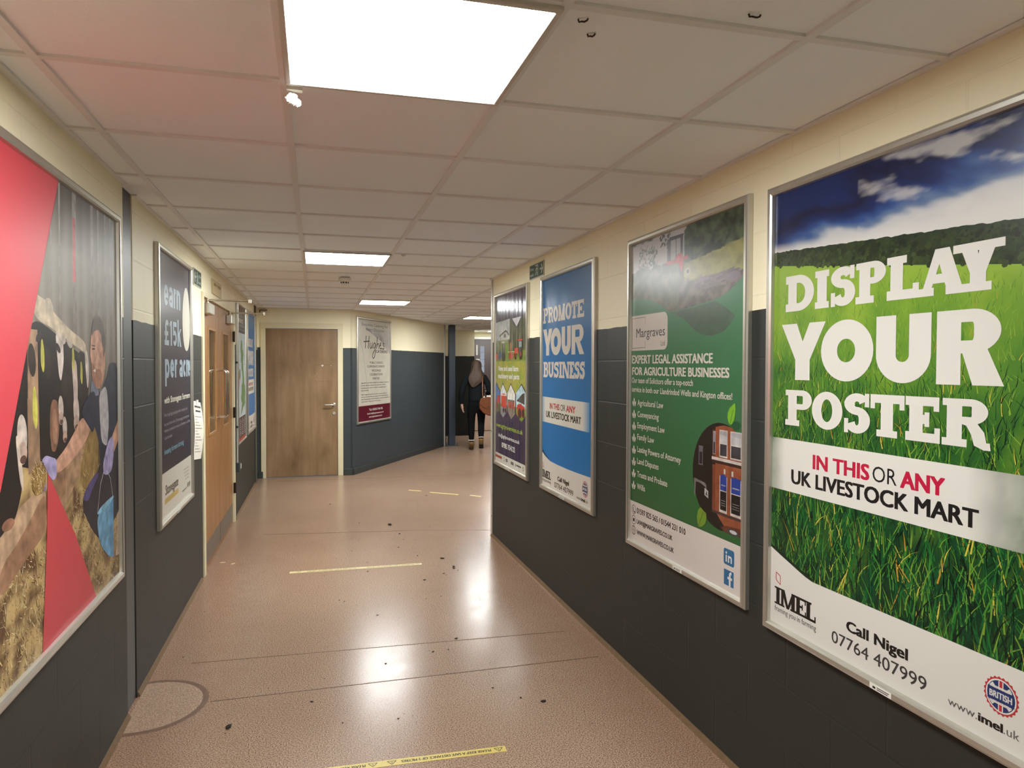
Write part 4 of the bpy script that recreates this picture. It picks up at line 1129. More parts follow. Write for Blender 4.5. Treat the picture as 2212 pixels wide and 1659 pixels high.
    A.poly([(.165, .78), (.19, .81), (.235, .80), (.25, .74), (.24, .68), (.21, .64), (.175, .645), (.16, .70)], L(140, 98, 76), 2.2); A.poly([(.185, .77), (.215, .78), (.235, .72), (.22, .66), (.19, .67), (.18, .72)], L(172, 126, 100), 2.5)
    for (a, b) in ((.02, .93), (.15, .92), (.30, .86), (.47, .84)): A.ell(a, b, .030, .05, L(52, 40, 36), 2.3, 16, .2)
    for (a, b, r) in ((.075, 1.0, .5), (.245, .97, -.5), (.33, .965, .4), (.455, .945, -.4), (.50, .93, .5)): A.ell(a, b, .026, .012, L(60, 46, 42), 2.95, 14, r)
    yel = L(200, 192, 84)
    for s, v, k in ((.105, .94, 1.0), (.394, .932, .8), (.482, .885, .8), (.038, .785, 1.25)):
        A.poly([(s-.012*k, v+.05*k), (s+.002*k, v+.056*k), (s+.016*k, v+.02*k), (s+.016*k, v-.035*k), (s+.004*k, v-.05*k), (s-.016*k, v-.02*k)], yel, 3.2)
    # posts and top rail
    A.poly([(-.012, 1.02), (.066, 1.02), (.070, .60), (-.018, .60)], L(166, 132, 104), 2.2)
    A.poly([(-.02, .82), (.07, .80), (.075, .61), (-.018, .60)], L(152, 120, 94), 2.6)
    A.poly([(.030, 1.13), (.14, 1.115), (.20, 1.085), (.36, 1.035), (.53, 1.0), (.545, .955), (.40, .985), (.20, 1.03), (.04, 1.055)], L(202, 184, 158), 3)
    A.poly([(.13, 1.12), (.18, 1.125), (.21, 1.09), (.19, 1.06), (.14, 1.08)], L(188, 172, 150), 3.3)
    # cow head bottom left
    A.poly([(-.30, .72), (-.20, .74), (-.10, .70), (-.06, .60), (-.075, .55), (-.12, .49), (-.172, .48), (-.23, .46), (-.40, .44), (-.55, .52), (-.55, .72)], L(30, 22, 20), 2.9)
    A.poly([(-.11, .72), (-.09, .72), (-.055, .60), (-.06, .55), (-.085, .60)], L(206, 186, 170), 3.3)
    A.ell(-.165, .487, .042, .016, L(150, 104, 82), 3.2)
    # farmer: jacket, arms, face
    skin = L(206, 156, 130); skd = L(170, 112, 90); den = L(46, 48, 66); dend = L(30, 32, 46)
    A.poly([(.585, .815), (.655, .86), (.70, .80), (.80, .86), (.85, .93), (.985, .92), (.985, .36), (.93, .34), (.80, .44), (.70, .52), (.69, .62), (.63, .69), (.60, .70), (.54, .70), (.50, .72), (.52, .77)], den, 3.4)
    A.poly([(.695, .81), (.80, .84), (.83, .70), (.80, .60), (.773, .60), (.72, .62), (.70, .72)], L(186, 180, 182), 3.8)
    A.poly([(.70, .62), (.76, .61), (.83, .60), (.985, .66), (.985, .40), (.86, .36), (.72, .46)], dend, 3.7)
    A.poly([(.483, .735), (.615, .70), (.52, .64), (.40, .60), (.30, .578), (.215, .568), (.208, .612), (.30, .64), (.40, .688)], skin, 4)
    A.poly([(.47, .745), (.505, .78), (.64, .83), (.66, .74), (.615, .66), (.56, .69)], L(44, 46, 64), 4.3)
    A.poly([(.600, 1.03), (.592, .985), (.585, .955), (.60, .93), (.598, .905), (.615, .86), (.65, .83), (.71, .825), (.76, .86), (.785, .92), (.785, 1.03), (.74, 1.075), (.66, 1.075)], skin, 4)
    A.poly([(.60, .93), (.598, .905), (.612, .862), (.65, .832), (.712, .826), (.745, .86), (.72, .90), (.66, .90)], L(176, 122, 98), 4.3)
    A.poly([(.604, 1.02), (.62, 1.075), (.655, 1.10), (.70, 1.105), (.75, 1.085), (.785, 1.04), (.79, .98), (.765, .94), (.75, .97), (.735, 1.03), (.70, 1.05), (.65, 1.045)], L(96, 82, 72), 4.6)
    A.ell(.742, .965, .016, .026, L(214, 150, 124), 5, 14); A.rect(.612, .972, .645, .979, L(70, 50, 44), 5); A.rect(.608, .985, .65, .990, L(90, 66, 56), 5); A.poly([(.620, .895), (.655, .902), (.65, .888)], WHT, 5)
    A.poly([(.60, .865), (.67, .835), (.70, .80), (.63, .80), (.585, .815)], L(126, 132, 150), 4.2)
    glv = L(166, 156, 196); glv2 = L(130, 116, 176)
    A.poly([(.082, .628), (.12, .640), (.17, .628), (.215, .617), (.22, .565), (.185, .552), (.15, .57), (.12, .60)], glv, 4.6); A.poly([(.06, .575), (.12, .565), (.12, .535), (.08, .53), (.055, .55)], glv2, 4.6)
    for i in range(240):
        a = random.uniform(0, 2*PI); r = math.sqrt(random.random()); s = .062+.062*r*math.cos(a); v = .577+.052*r*math.sin(a); b = random.uniform(0, PI)
        A.poly([(s, v), (s+.003, v+.002), (s+.018*math.cos(b), v+.018*math.sin(b))], vary(random.choice(straw), .1), 5)
    A.ell(.062, .575, .060, .048, L(150, 116, 58), 4.8, 18)
    A.poly([(.81, .61), (.87, .63), (.90, .60), (.885, .53), (.86, .49), (.80, .48), (.745, .49), (.735, .53), (.78, .58)], glv, 4.6); A.poly([(.86, .62), (.985, .70), (.985, .62), (.90, .56)], skin, 4.4)
    for q in (.765, .79, .815): A.line([(q, .50), (q+.02, .56)], .003, glv2, 5)
    # legs and bucket
    A.poly([(.66, .51), (.70, .54), (.985, .55), (.985, .34), (.95, .30), (.80, .26), (.68, .25), (.60, .30), (.50, .38), (.475, .44), (.53, .475)], L(40, 36, 46), 4)
    A.poly([(.475, .44), (.53, .478), (.66, .515), (.68, .50), (.60, .46), (.54, .42)], L(78, 70, 116), 4.3)
    A.polys(strokepoly([(.655, .355), (.70, .46), (.745, .50)], .004, .004), L(196, 196, 200), 4.8); A.polys(strokepoly([(.872, .38), (.84, .46), (.79, .50)], .004, .004), L(196, 196, 200), 4.8)
    A.poly([(.640, .352), (.883, .385), (.872, .135), (.80, .155), (.68, .233)], L(112, 170, 206), 5); A.poly([(.640, .352), (.70, .372), (.883, .387), (.883, .372), (.72, .345)], L(140, 192, 222), 5.3)
    A.poly([(.82, .36), (.880, .37), (.872, .135), (.82, .15)], L(92, 148, 188), 5.2)
    A.tex = 0; A.soft = False
    # red field and wedge
    A.poly([(-.62, 1.54), (.276, 1.54), (.271, 1.515), (.071, 1.13), (-.082, .835), (-.212, .588), (-.62, -.30+.09)], red, 6)
    A.poly([(-.62, .0), (-.62, 1.0), (-.40, .9), (-.40, .22), (-.50, .0)], red, 5.9)
    A.poly([(.134, .585), (.128, .50), (.122, .405), (.105, .28), (.092, .198), (.069, .01), (.65, .01), (.631, .043), (.391, .336)], red2, 6)
    A.build(t, M_sheet_soft_gloss, W_, H_, base=red)
poster_cows()

# ---------------------------------------------------------------- left wall: dark blue egg farm poster
def poster_egg():
    t = poster('LB', 4.1066, .6759, 1.0245, 1.5071, 'dark navy poster with an egg and pale lettering, left of the double doors', (.45, .53))
    A = Art((.0714, -.0151), .9879, (.265, -.65))
    nav = L(32, 34, 54); pale = L(170, 190, 204); wht = L(226, 222, 206)
    A.grid(-.26, .62, .80, 2.2, 2, 12, lambda s, v: mix(L(30, 32, 54), L(50, 48, 64), (v-1.0)), .2)
    w = lambda chars, t0, t1, T, tt: A.word(chars, t0, t1, T, tt, 0, pale, 3)
    w([('e', -.145, -.028), ('a', -.008, .105), ('r', .127, .192), ('n', .217, .335)], 1.876, 1.992, .041, .028)
    w([('\u00a3', -.138, -.022), ('1', .0, .070), ('5', .092, .212)], 1.655, 1.797, .040, .028); A.polys(glyph('k', .235, 1.655, .362, 1.815, .042, .030), pale, 3)
    w([('p', -.135, -.012), ('e', .008, .125), ('r', .145, .215), ('a', .285, .395), ('c', .41, .505), ('r', .52, .58), ('e', .575, .662)], 1.470, 1.577, .042, .030)
    A.poly([(.538+.135*math.cos(2*PI*k/48)*(1-.10*math.sin(2*PI*k/48)), 1.835+.202*math.sin(2*PI*k/48)) for k in range(48)], wht, 3)
    A.text('with Stonegate Farmers', -.160, .640, 1.331, .034, wht, 3, .003)
    for i, (tt, s1, b) in enumerate(((1.258, .549, 'Free range egg production offers a steady return'), (1.207, .60, 'for your farm land. Choose eggs, diversify and'), (1.172, .63, 'enjoy a constant stream of income - all the'), (1.132, .045, 'support you need'))):
        A.text(b, -.163, s1, tt, .018, L(170, 172, 180), 3)
    A.text('keeping farmers farming', -.170, .406, 1.050, .030, L(120, 160, 178), 3, .0015)
    A.rect(-.26, .62, .80, .951, L(218, 212, 198), 2)
    A.text('Stonegate', -.154, .215, .824, .052, L(40, 34, 34), 4, .002, .12); A.poly([(-.175, .775), (.222, .775), (.222, .805), (-.175, .805)], L(196, 168, 92), 3.4)
    for i, tt in enumerate((.884, .862, .840, .818)): A.rect(.39+.02*i, tt, .575, tt+.006, L(150, 146, 140), 4)
    A.text('stonegate.co.uk', .344, .50, .757, .014, L(90, 86, 84), 4); A.ell(.545, .772, .016, .018, L(60, 56, 56), 4); A.ell(.60, .772, .016, .018, L(60, 56, 56), 4)
    A.build(t, M_sheet, 1.0245, 1.5071, base=L(218, 212, 198))
poster_egg()

def poster_map():
    t = poster('LB', 7.8404, .7245, .8351, 1.4566, 'poster with a green map of Britain, right of the double doors', None, .018)
    A = Art((.1362-.136, -.0143), .9879, (-3.58, -.70))
    A.rect(3.55, .66, 4.46, 2.22, L(196, 212, 216), .2); A.rect(3.55, 1.89, 4.46, 2.22, L(66, 66, 72), 1); A.rect(3.55, 2.14, 4.46, 2.22, L(104, 52, 56), 1.4)
    A.text('LIVESTOCK', 3.66, 4.10, 2.06, .03, L(200, 200, 198), 2); A.text('MARKETS', 3.75, 4.20, 2.00, .04, WHT, 2, .003); A.rect(3.6, 1.955, 4.4, 1.975, L(96, 108, 120), 2); A.rect(3.6, 1.915, 4.4, 1.935, L(96, 108, 120), 2)
    g = L(96, 142, 84)
    A.poly([(3.98, 1.80), (4.06, 1.82), (4.12, 1.77), (4.10, 1.72), (4.20, 1.70), (4.24, 1.66), (4.16, 1.58), (4.20, 1.54), (4.22, 1.46), (4.29, 1.40), (4.30, 1.34), (4.38, 1.30), (4.40, 1.22), (4.34, 1.16), (4.40, 1.12), (4.26, 1.09), (4.14, 1.07), (4.02, 1.03), (3.94, 1.01), (4.02, 1.10), (4.08, 1.13), (3.98, 1.15), (3.94, 1.19), (4.02, 1.24), (4.0, 1.32), (4.10, 1.35), (4.12, 1.42), (4.06, 1.49), (4.0, 1.48), (4.02, 1.56), (3.94, 1.58), (3.97, 1.66), (3.91, 1.71)], g, 2)
    A.poly([(3.80, 1.50), (3.90, 1.50), (3.92, 1.43), (3.86, 1.38), (3.78, 1.42)], g, 2)
    A.ell(3.69, 1.385, .095, .125, L(180, 46, 56), 3); A.text('ALL', 3.63, 3.75, 1.43, .03, WHT, 4, .002); A.text('THE', 3.63, 3.75, 1.37, .03, WHT, 4, .002); A.text('UK', 3.64, 3.74, 1.31, .03, WHT, 4, .002)
    for i in range(16):
        A.rect(3.62+.02*(i % 3), 1.85-.034*i, 3.70+.03*((i*7) % 4), 1.858-.034*i, L(120, 130, 134), 2.4); A.rect(4.24+.02*(i % 3), 1.85-.02*i, 4.40, 1.856-.02*i, L(120, 130, 134), 1.8)
    A.rect(3.55, .66, 4.46, .985, L(58, 48, 52), 2)
    for c in range(4):
        for r in range(9): A.rect(3.60+.21*c, .955-.021*r, 3.60+.21*c+.10+.06*((r*5+c*3) % 3)/2, .963-.021*r, L(196, 186, 184), 3)
    A.rect(3.55, .66, 4.46, .762, L(190, 62, 54), 3)
    A.build(t, M_sheet, .8351, 1.4566, .010, L(196, 212, 216))
    q = MB().box(.842, .872, -.012, 0, .55, 1.06); q.build('torn_black_tape', M_blackp, t, .002)
poster_map()

# ---------------------------------------------------------------- angled wall: caterer's poster
def poster_caterer():
    t = poster('AN', 9.3975, .7004, 1.1789, 1.534, 'white and burgundy caterer poster on the angled wall right of the brown door')
    A = Art((.0285, -.0026), .9978, (-.170, -.696))
    A.grid(.19, .70, 1.34, 2.24, 30, 40, lambda s, v: mix(L(226, 220, 204), L(212, 206, 192), nz(s*3, v*3, 1)+.3), .2)
    def fold(s, v): return mix(L(120, 112, 116), L(196, 190, 186), .5+nz(s*5+v*6, v*2, 1.3)*1.2)
    for i in range(24):
        a = .44+.90*i/24; a2 = .44+.90*(i+1)/24
        lo = lambda s: 2.105-.33*((s-.30)/1.04)**1.15-.22*max(0, s-.95)
        hi = lambda s: min(2.10+.0*s, lo(s)+.05+.36*(s-.44))
        N = 6
        for j in range(N):
            f = lambda s, k: lo(s)+(hi(s)-lo(s))*k
            q = [(a, f(a, j/N)), (a2, f(a2, j/N)), (a2, f(a2, (j+1)/N)), (a, f(a, (j+1)/N))]
            A.poly(q, [mix(fold(*p), L(216, 210, 200), min(1, (j+d)/N)) for p, d in zip(q, (0, 0, 1, 1))], .8)
    A.polys(strokepoly([(.24, 1.93), (.33, 1.75), (.42, 1.45), (.47, 1.25), (.56, 1.03), (.60, .98)], .008, .008), L(176, 170, 162), .9)
    gr = L(128, 122, 124); dk = L(44, 38, 42)
    A.text('Exquisite Catering for', .301, 1.215, 2.118, .044, gr, 3, .0008); A.text('Every Occasion', .443, 1.076, 2.050, .044, gr, 3, .0008)
    k = .022
    H = [[(.442, 1.975), (.43, 1.90), (.415, 1.79)], [(.545, 1.975), (.53, 1.90), (.515, 1.80), (.53, 1.79)], [(.36, 1.885), (.45, 1.892), (.56, 1.90)],
         [(.575, 1.88), (.57, 1.82), (.59, 1.795), (.62, 1.80), (.645, 1.84), (.65, 1.88), (.645, 1.81), (.66, 1.795)],
         [(.76, 1.865), (.72, 1.88), (.69, 1.85), (.69, 1.81), (.72, 1.795), (.75, 1.83), (.765, 1.87), (.76, 1.76), (.73, 1.67), (.69, 1.645), (.655, 1.67), (.67, 1.72), (.74, 1.78)],
         [(.82, 1.965), (.815, 1.88), (.80, 1.79), (.83, 1.86), (.87, 1.875), (.88, 1.84), (.875, 1.79)], [(.915, 1.835), (.96, 1.855), (.965, 1.88), (.935, 1.885), (.915, 1.84), (.925, 1.80), (.965, 1.795), (1.0, 1.81)],
         [(1.07, 1.875), (1.035, 1.88), (1.03, 1.855), (1.07, 1.83), (1.075, 1.805), (1.04, 1.79), (1.01, 1.80)]]
    for p in H: A.polys(strokepoly(p, k*.8, k*.75), dk, 3)
    A.text('CATERERS', .777, 1.195, 1.733, .040, dk, 3, .0015)
    for b, a, c, v in (('PUBLIC EVENTS', .568, 1.024, 1.567), ('CORPORATE EVENTS', .480, 1.086, 1.511), ('WEDDINGS', .631, .955, 1.450), ('CELEBRATIONS', .562, 1.02, 1.392), ('PARTIES', .670, .901, 1.331)):
        A.text(b, a, c, v, .032, L(108, 102, 102), 3, .001)
    for b, c, v in (('Specialist event side caterers for wedding receptions,', 1.249, 1.278), ('private parties, dinners & corporate events', 1.12, 1.242), ('ensuring your event is both successful and', 1.13, 1.205), ('memorable', .52, 1.168),
                    ('With Hughes Caterers we aim to ensure that you', 1.172, 1.108), ('will rest assured that your guests will enjoy delicious', 1.22, 1.074), ('food beautifully served, helping to create wonderful', 1.235, 1.040), ('memories of the day for everyone.......', 1.0, 1.005)):
        A.text(b, .276, c, v, .018, L(84, 78, 78), 3, .0007)
    A.rect(.19, .70, 1.34, .954, L(104, 28, 46), 2)
    for b, a, c, v, h in (('Tel: 07870 744148', .541, 1.014, .872, .032), ('Email: info@hughescaterers.co.uk', .480, 1.046, .820, .022), ('www.hughescaterers.co.uk', .529, .989, .772, .022)): A.text(b, a, c, v, h, WHT, 3, .001)
    A.build(t, M_sheet, 1.1789, 1.534, base=L(222, 216, 200))
poster_caterer()

# ---------------------------------------------------------------- small signs and notices
M_exit = mat('dark_green_sign', L(34, 74, 60), .4, noise_scale=10, noise_amt=.06)
def exit_sign(wl, s, z, w, h, label, right):
    t = hang('exit_sign', wl, s, z, label, 'sign')
    MB().box(0, w, -.006, 0, 0, h).build('sign_plate', M_trimwhite, t, .001, 1)
    A = Art((0, 0), 1, (0, 0), .0064); g = L(34, 80, 64); wt = L(206, 214, 204)
    A.rect(.006, .006, w-.006, h-.006, g, 0)
    def man(s0, k):
        A.ell(s0+.012*k, h*.80, h*.075, h*.075, wt, 1, 14)
        A.polys(strokepoly([(s0+.008*k, h*.70), (s0-.002*k, h*.42)], h*.13, h*.13), wt, 1); A.polys(strokepoly([(s0-.002*k, h*.42), (s0+.018*k, h*.30), (s0+.012*k, h*.14)], h*.08, h*.08), wt, 1)
        A.polys(strokepoly([(s0-.002*k, h*.42), (s0-.016*k, h*.26), (s0-.034*k, h*.24)], h*.08, h*.08), wt, 1); A.polys(strokepoly([(s0+.006*k, h*.66), (s0+.030*k, h*.56), (s0+.040*k, h*.64)], h*.06, h*.06), wt, 1); A.polys(strokepoly([(s0+.004*k, h*.66), (s0-.020*k, h*.58), (s0-.026*k, h*.46)], h*.06, h*.06), wt, 1)
    def arrow(sc, k):
        A.rect(sc-.03, h*.44, sc+.03, h*.56, wt, 1); A.polys(strokepoly([(sc+.002*k, h*.80), (sc+.034*k, h*.5), (sc+.002*k, h*.20)], h*.15, h*.15), wt, 1.4)
    if right:
        A.text('Fire', .022, .105, h*.58, h*.20, wt, 1, .001); A.text('exit', .022, .105, h*.20, h*.20, wt, 1, .001); man(.175, 1); A.polys([[(.205, h*.12), (.215, h*.12), (.215, h*.86), (.205, h*.86)], [(.150, h*.80), (.215, h*.80), (.215, h*.88), (.150, h*.88)]], wt, .8); arrow(w-.055, 1)
    else:
        arrow(.062, -1); man(.155, -1); A.text('Fire', w-.105, w-.025, h*.58, h*.18, wt, 1, .001); A.text('exit', w-.105, w-.025, h*.20, h*.18, wt, 1, .001)
        A.polys([[(.118, h*.12), (.126, h*.12), (.126, h*.86), (.118, h*.86)]], wt, .8)
    me = A.build(t, sign_mat, w, h, .004, g, 'sign_face')
sign_mat = sheet_material('sign_print', .02, False, .4)
exit_sign('R', -5.1735, 2.1761, .3416, .1063, 'dark green fire exit sign with right arrow, high between the farm and blue posters', True)
exit_sign('LB', 5.2864, 2.0888, .3156, .1146, 'dark green fire exit sign with left arrow, high beside the double doors', False)
def door_notice():
    t = hang('door_notice', 'LB', 6.1555, 2.1102, 'faded cream notice board fixed over the double doors', 'notice')
    w, h = .529, .1185
    MB().box(0, w, -.008, 0, 0, h).build('notice_board', mat('faded_cream_board', L(206, 186, 138), .5, noise_scale=6, noise_amt=.06), t, .001, 1)
    q = MB()
    for a, b, z in ((.07, .20, .070), (.23, .27, .070), (.30, .46, .070)): q.box(a, b, -.0086, -.0079, z, z+.022)
    q.build('worn_lettering', mat('faded_brown_letters', L(150, 124, 82), .6, noise_scale=90, noise_amt=.3), t)
door_notice()
def paper_notice():
    t = hang('paper_notice', 'LB', 5.2185, .909, 'curling white paper notice taped to the wall left of the double doors', 'notice')
    A = Art((0, 0), 1, (0, 0), .006); w, h = .311, .398
    nx, ny = 8, 14; A.dz = 0
    def bulge(a, b): return .004+.020*(b/h)**2*0+.018*math.sin(PI*b/h)*(.4+.6*a/w)
    m = MB(); vs = []
    for sd in (0, .0008):
        for j in range(ny+1):
            for i in range(nx+1):
                a = w*i/nx; b = h*j/ny; vs.append((a+.012*math.sin(3*b/h), -bulge(a, b)+sd, b-.03*(a/w)))
    fs = []
    for sd in (0, 1):
        o = sd*(nx+1)*(ny+1)
        for j in range(ny):
            for i in range(nx):
                f = (o+j*(nx+1)+i, o+j*(nx+1)+i+1, o+(j+1)*(nx+1)+i+1, o+(j+1)*(nx+1)+i); fs.append(f if sd == 0 else f[::-1])
    m.mat(M_sheetwhite).add(vs, fs, True)
    m.mat(M_greyink)
    def bar(a0, a1, b0, b1):
        pts = []
        for (a, b) in ((a0, b0), (a1, b0), (a1, b1), (a0, b1)): pts.append((a+.012*math.sin(3*b/h), -bulge(a, b)-.0012, b-.03*(a/w)))
        m.add(pts, [(0, 1, 2, 3)])
    for (a0, a1, b0, b1) in ((.04, .15, .355, .368), (.16, .27, .355, .368), (.06, .24, .325, .337)): bar(a0, (a0+a1)/2, b0, b1); bar((a0+a1)/2+.006, a1, b0, b1)
    m.mat(M_paleink)
    for k in range(13):
        e = .25 - .05*((k*7) % 4)
        for q in range(5):
            x0 = .03+(e-.03)*q/5; bar(x0, .03+(e-.03)*(q+1)/5-.006, .290-.020*k, .290-.020*k+.005)
    m.build('paper_sheet', None, t)
    MB().box(.12, .19, -.0095, -.0005, h-.036, h-.004).build('tape_strip', M_tag, t)
M_sheetwhite = mat('white_paper', L(226, 220, 208), .7, noise_scale=8, noise_amt=.03)
M_greyink = mat('dark_print', L(66, 62, 62), .7, noise_scale=50, noise_amt=.1); M_paleink = mat('grey_print', L(140, 134, 130), .7, noise_scale=50, noise_amt=.1)
paper_notice()
# ---------------------------------------------------------------- double doors in the left wall
M_oak = wood_material('orange_oak_veneer', L(138, 94, 52), L(172, 124, 74), .35, (10, 10, .9))
M_bead = wood_material('oak_bead', L(148, 104, 60), L(182, 136, 84), .35, (20, 20, 3))
M_ply = wood_material('grubby_brown_veneer', L(138, 108, 76), L(166, 136, 102), .42, (9, 9, .7), L(108, 82, 48))
M_glass = glass_material('door_glass')
M_hinge = mat('dark_hinge_metal', L(58, 44, 36), .4, .6, noise_scale=30, noise_amt=.2)
M_kick = mat('grey_kick_plate', L(122, 116, 106), .35, .5, noise_scale=12, noise_amt=.12)
def double_doors():
    o, d = WALLS['LB']; p = o + d*5.627
    t = empty('door_1', (p.x, p.y, 0), math.atan2(d.y, d.x)); setp(t, 'pair of orange-brown wooden doors with narrow glass panels in the left wall', 'double door', kind='structure')
    W = 1.993; J = .075
    MB().box(0, J, -.012, .12, 0, 2.045).box(W-J, W, -.012, .12, 0, 2.045).box(0, W, -.012, .12, 2.045, 2.075).build('door_frame', M_creamwood, t, .003)
    lw = (W-2*J-.007)/2
    for k in range(2):
        x0 = J+.001 + k*(lw+.005)
        q = bpy.data.objects.new('door_leaf', None); COL.objects.link(q); q.parent = t; q.location = (x0, .010, 0)
        g0, g1 = (.305, .715) if k == 0 else (.225, .650)
        z0, z1 = .988, 1.838
        m = MB().mat(M_oak)
        m.box(0, g0, 0, .044, .006, 2.040).box(g1, lw, 0, .044, .006, 2.040).box(g0, g1, 0, .044, .006, z0).box(g0, g1, 0, .044, z1, 2.040)
        m.build('leaf_panel', None, q)
        b = MB(); w = .022
        for (a, c, e, f) in ((g0-.004, g0+w, z0-.004, z1+.004), (g1-w, g1+.004, z0-.004, z1+.004), (g0, g1, z0-.004, z0+w), (g0, g1, z1-w, z1+.004)):
            b.box(a, c, -.007, .050, e, f)
        b.build('glazing_bead', M_bead, q, .003, 1)
        MB().box(g0+.01, g1-.01, .000, .006, z0+.01, z1-.01).build('glass_pane', M_glass, q)
        MB().box(.01, lw-.01, -.0025, 0, .03, .19).build('kick_plate', M_kick, q)
        hx = lw-.075 if k == 0 else .065
        pts = [(hx, 0, 1.10)] + [(hx, -.045+.02*math.cos(a), 1.12-.02*math.sin(a)+.0) for a in (0,)] 
        R = .025
        pts = [(hx, -.001, 1.10), (hx, -.065+R, 1.10)] + [(hx, -.065+R-R*math.sin(a), 1.10+R-R*math.cos(a)) for a in (PI/8, PI/4, 3*PI/8, PI/2)]
        pts += [(hx, -.065, 1.50-R)] + [(hx, -.065+R-R*math.cos(a), 1.50-R+R*math.sin(a)) for a in (PI/8, PI/4, 3*PI/8, PI/2)] + [(hx, -.001, 1.50)]
        MB().tube(pts, .0095, 12).build('pull_handle', M_chrome, q)
        # closer with its arm sticking out
        cx = (.05, .30) if k == 0 else (.50, .75)
        c = MB().box(cx[0], cx[1], -.052, -.001, 1.925, 2.005).build('door_closer', M_alu, q, .006)
        a = MB().lathe([(.014, 2.006), (.014, 2.022), (.008, 2.022), (.008, 2.034)], (cx[0]+.05, -.028, 0), 'z', 16)
        a.tube([(cx[0]+.05, -.028, 2.028), (cx[0]+.055, -.32, 2.024)], .0075, 10)
        a.lathe([(.012, 2.012), (.012, 2.036)], (cx[0]+.055, -.325, 0), 'z', 14)
        a.build('closer_arm', M_chrome, c)
        if k == 0: MB().lathe([(.011, -.004), (.011, 0)], (lw-.03, 0, .915), 'y', 16).build('keyhole_cover', M_chrome, q)
    for z in (.34, 1.08, 1.82):
        MB().box(W-J-.012, W-J+.012, -.016, -.002, z-.05, z+.05).tube([(W-J, -.018, z-.052), (W-J, -.018, z+.052)], .006, 10).build('hinge', M_hinge, t)
double_doors()
o = MB().box(5.3, 8.0, .85, .95, 0, 2.32).build('wall_left_room', mat('dim_brown_wall', L(120, 104, 84), .6, noise_scale=4, noise_amt=.2))
o.location = (LBo.x, LBo.y, 0); o.rotation_euler = (0, 0, math.atan2(LBd.y, LBd.x)); setp(o, 'wall of the dark room seen through the door glass', 'wall', kind='structure')

# ---------------------------------------------------------------- brown door in the end wall
def end_door():
    t = empty('door_2', (-.710, 10.40, 0), 0); setp(t, 'grubby brown flush door with silver lever in the end wall', 'door', kind='structure')
    W = 1.091; J0, J1 = .066, .072
    MB().box(0, J0, -.014, .10, 0, 2.045).box(W-J1, W, -.014, .10, 0, 2.045).box(0, W, -.014, .10, 2.045, 2.122).build('door_frame', M_creamwood, t, .003)
    q = MB().box(J0+.004, W-J1-.004, .006, .050, .010, 2.038).build('door_leaf', M_ply, t, .002, 1)
    hx = .967; hz = .994
    h = MB().lathe([(.026, .006), (.026, -.003), (.022, -.005), (.012, -.006), (.010, -.045)], (hx, 0, hz), 'y', 24)
    h.tube([(hx, -.040, hz), (hx-.012, -.050, hz), (hx-.05, -.052, hz), (hx-.125, -.050, hz)], [.010, .010, .0095, .009], 12)
    h.build('lever_handle', M_alu, q)
    MB().lathe([(.024, .006), (.024, -.002), (.020, -.004)], (hx, 0, .872), 'y', 24).build('lock_rose', M_alu, q)
    s = MB()
    s.box(.705, .935, .0048, .006, 1.548, 1.551).box(.715, .925, .0048, .006, 1.318, 1.3205).box(.703, .706, .0048, .006, 1.43, 1.548)
    s.build('old_sign_outline', mat('dark_glue_line', L(96, 66, 42), .6, noise_scale=60, noise_amt=.3), q)
    s = MB(); s.add([(.795, .0045, 1.548), (.832, .0045, 1.548), (.815, .0045, 1.522), (.806, .0045, 1.530), (.795, .006, 1.548), (.832, .006, 1.548), (.815, .006, 1.522), (.806, .006, 1.530)], [(3, 2, 1, 0), (0, 1, 5, 4), (1, 2, 6, 5), (2, 3, 7, 6), (3, 0, 4, 7)])
    s.add([(.924, .0045, 1.548), (.934, .0045, 1.540), (.930, .0045, 1.530)], [(0, 2, 1)])
    s.build('torn_paper_scrap', M_white, q)
    pts = [(.735-.022*math.sin(PI*k/8)*1.0+.012*k/8, .0045, 1.33+.115*k/8) for k in range(9)]
    MB().tube(pts, .0016, 6).build('scratch', mat('pale_scratch', L(196, 172, 132), .6, noise_scale=40, noise_amt=.1), q)
end_door()

# ---------------------------------------------------------------- dark far door
M_note = mat('grey_paper_note', L(150, 148, 142), .7, noise_scale=20, noise_amt=.05)
def far_door():
    t = empty('door_3', (3.60, 16.745, 0), 0); setp(t, 'dark far door with a narrow bright window, behind the walking person', 'door', kind='structure')
    MB().box(0, 1.7, -.03, -.001, 2.165, 2.225).box(0, .035, -.03, -.001, 0, 2.165).build('door_frame', M_trimwhite, t, .002, 1)
    q = MB().box(.04, 1.0, -.05, -.006, .74, 2.16).build('door_leaf', mat('dark_brown_door', L(58, 46, 44), .45, noise_scale=8, noise_amt=.15), t, .002, 1)
    MB().box(.165, .262, -.058, -.051, 1.38, 2.0).build('window_slit', emit('daylight_slit', (.80, .88, 1.0, 1), .085), q)
    m = MB()
    for z in (1.53, 1.69, 1.85): m.box(.165, .262, -.062, -.058, z-.004, z+.004)
    m.build('glazing_bar', M_steel, q)
    MB().box(.065, .105, -.054, -.0505, 1.79, 2.03).build('paper_note', M_note, q); MB().box(.062, .15, -.054, -.0505, 1.44, 1.70).build('paper_note', M_note, q)
    MB().box(.04, 1.0, -.05, -.006, .01, .74).build('lower_panel', mat('pale_pink_panel', L(190, 160, 140), .5, noise_scale=10, noise_amt=.05), t)
    MB().box(.03, 1.1, -.07, -.0, 0, .012).build('threshold', M_black, t)
far_door()

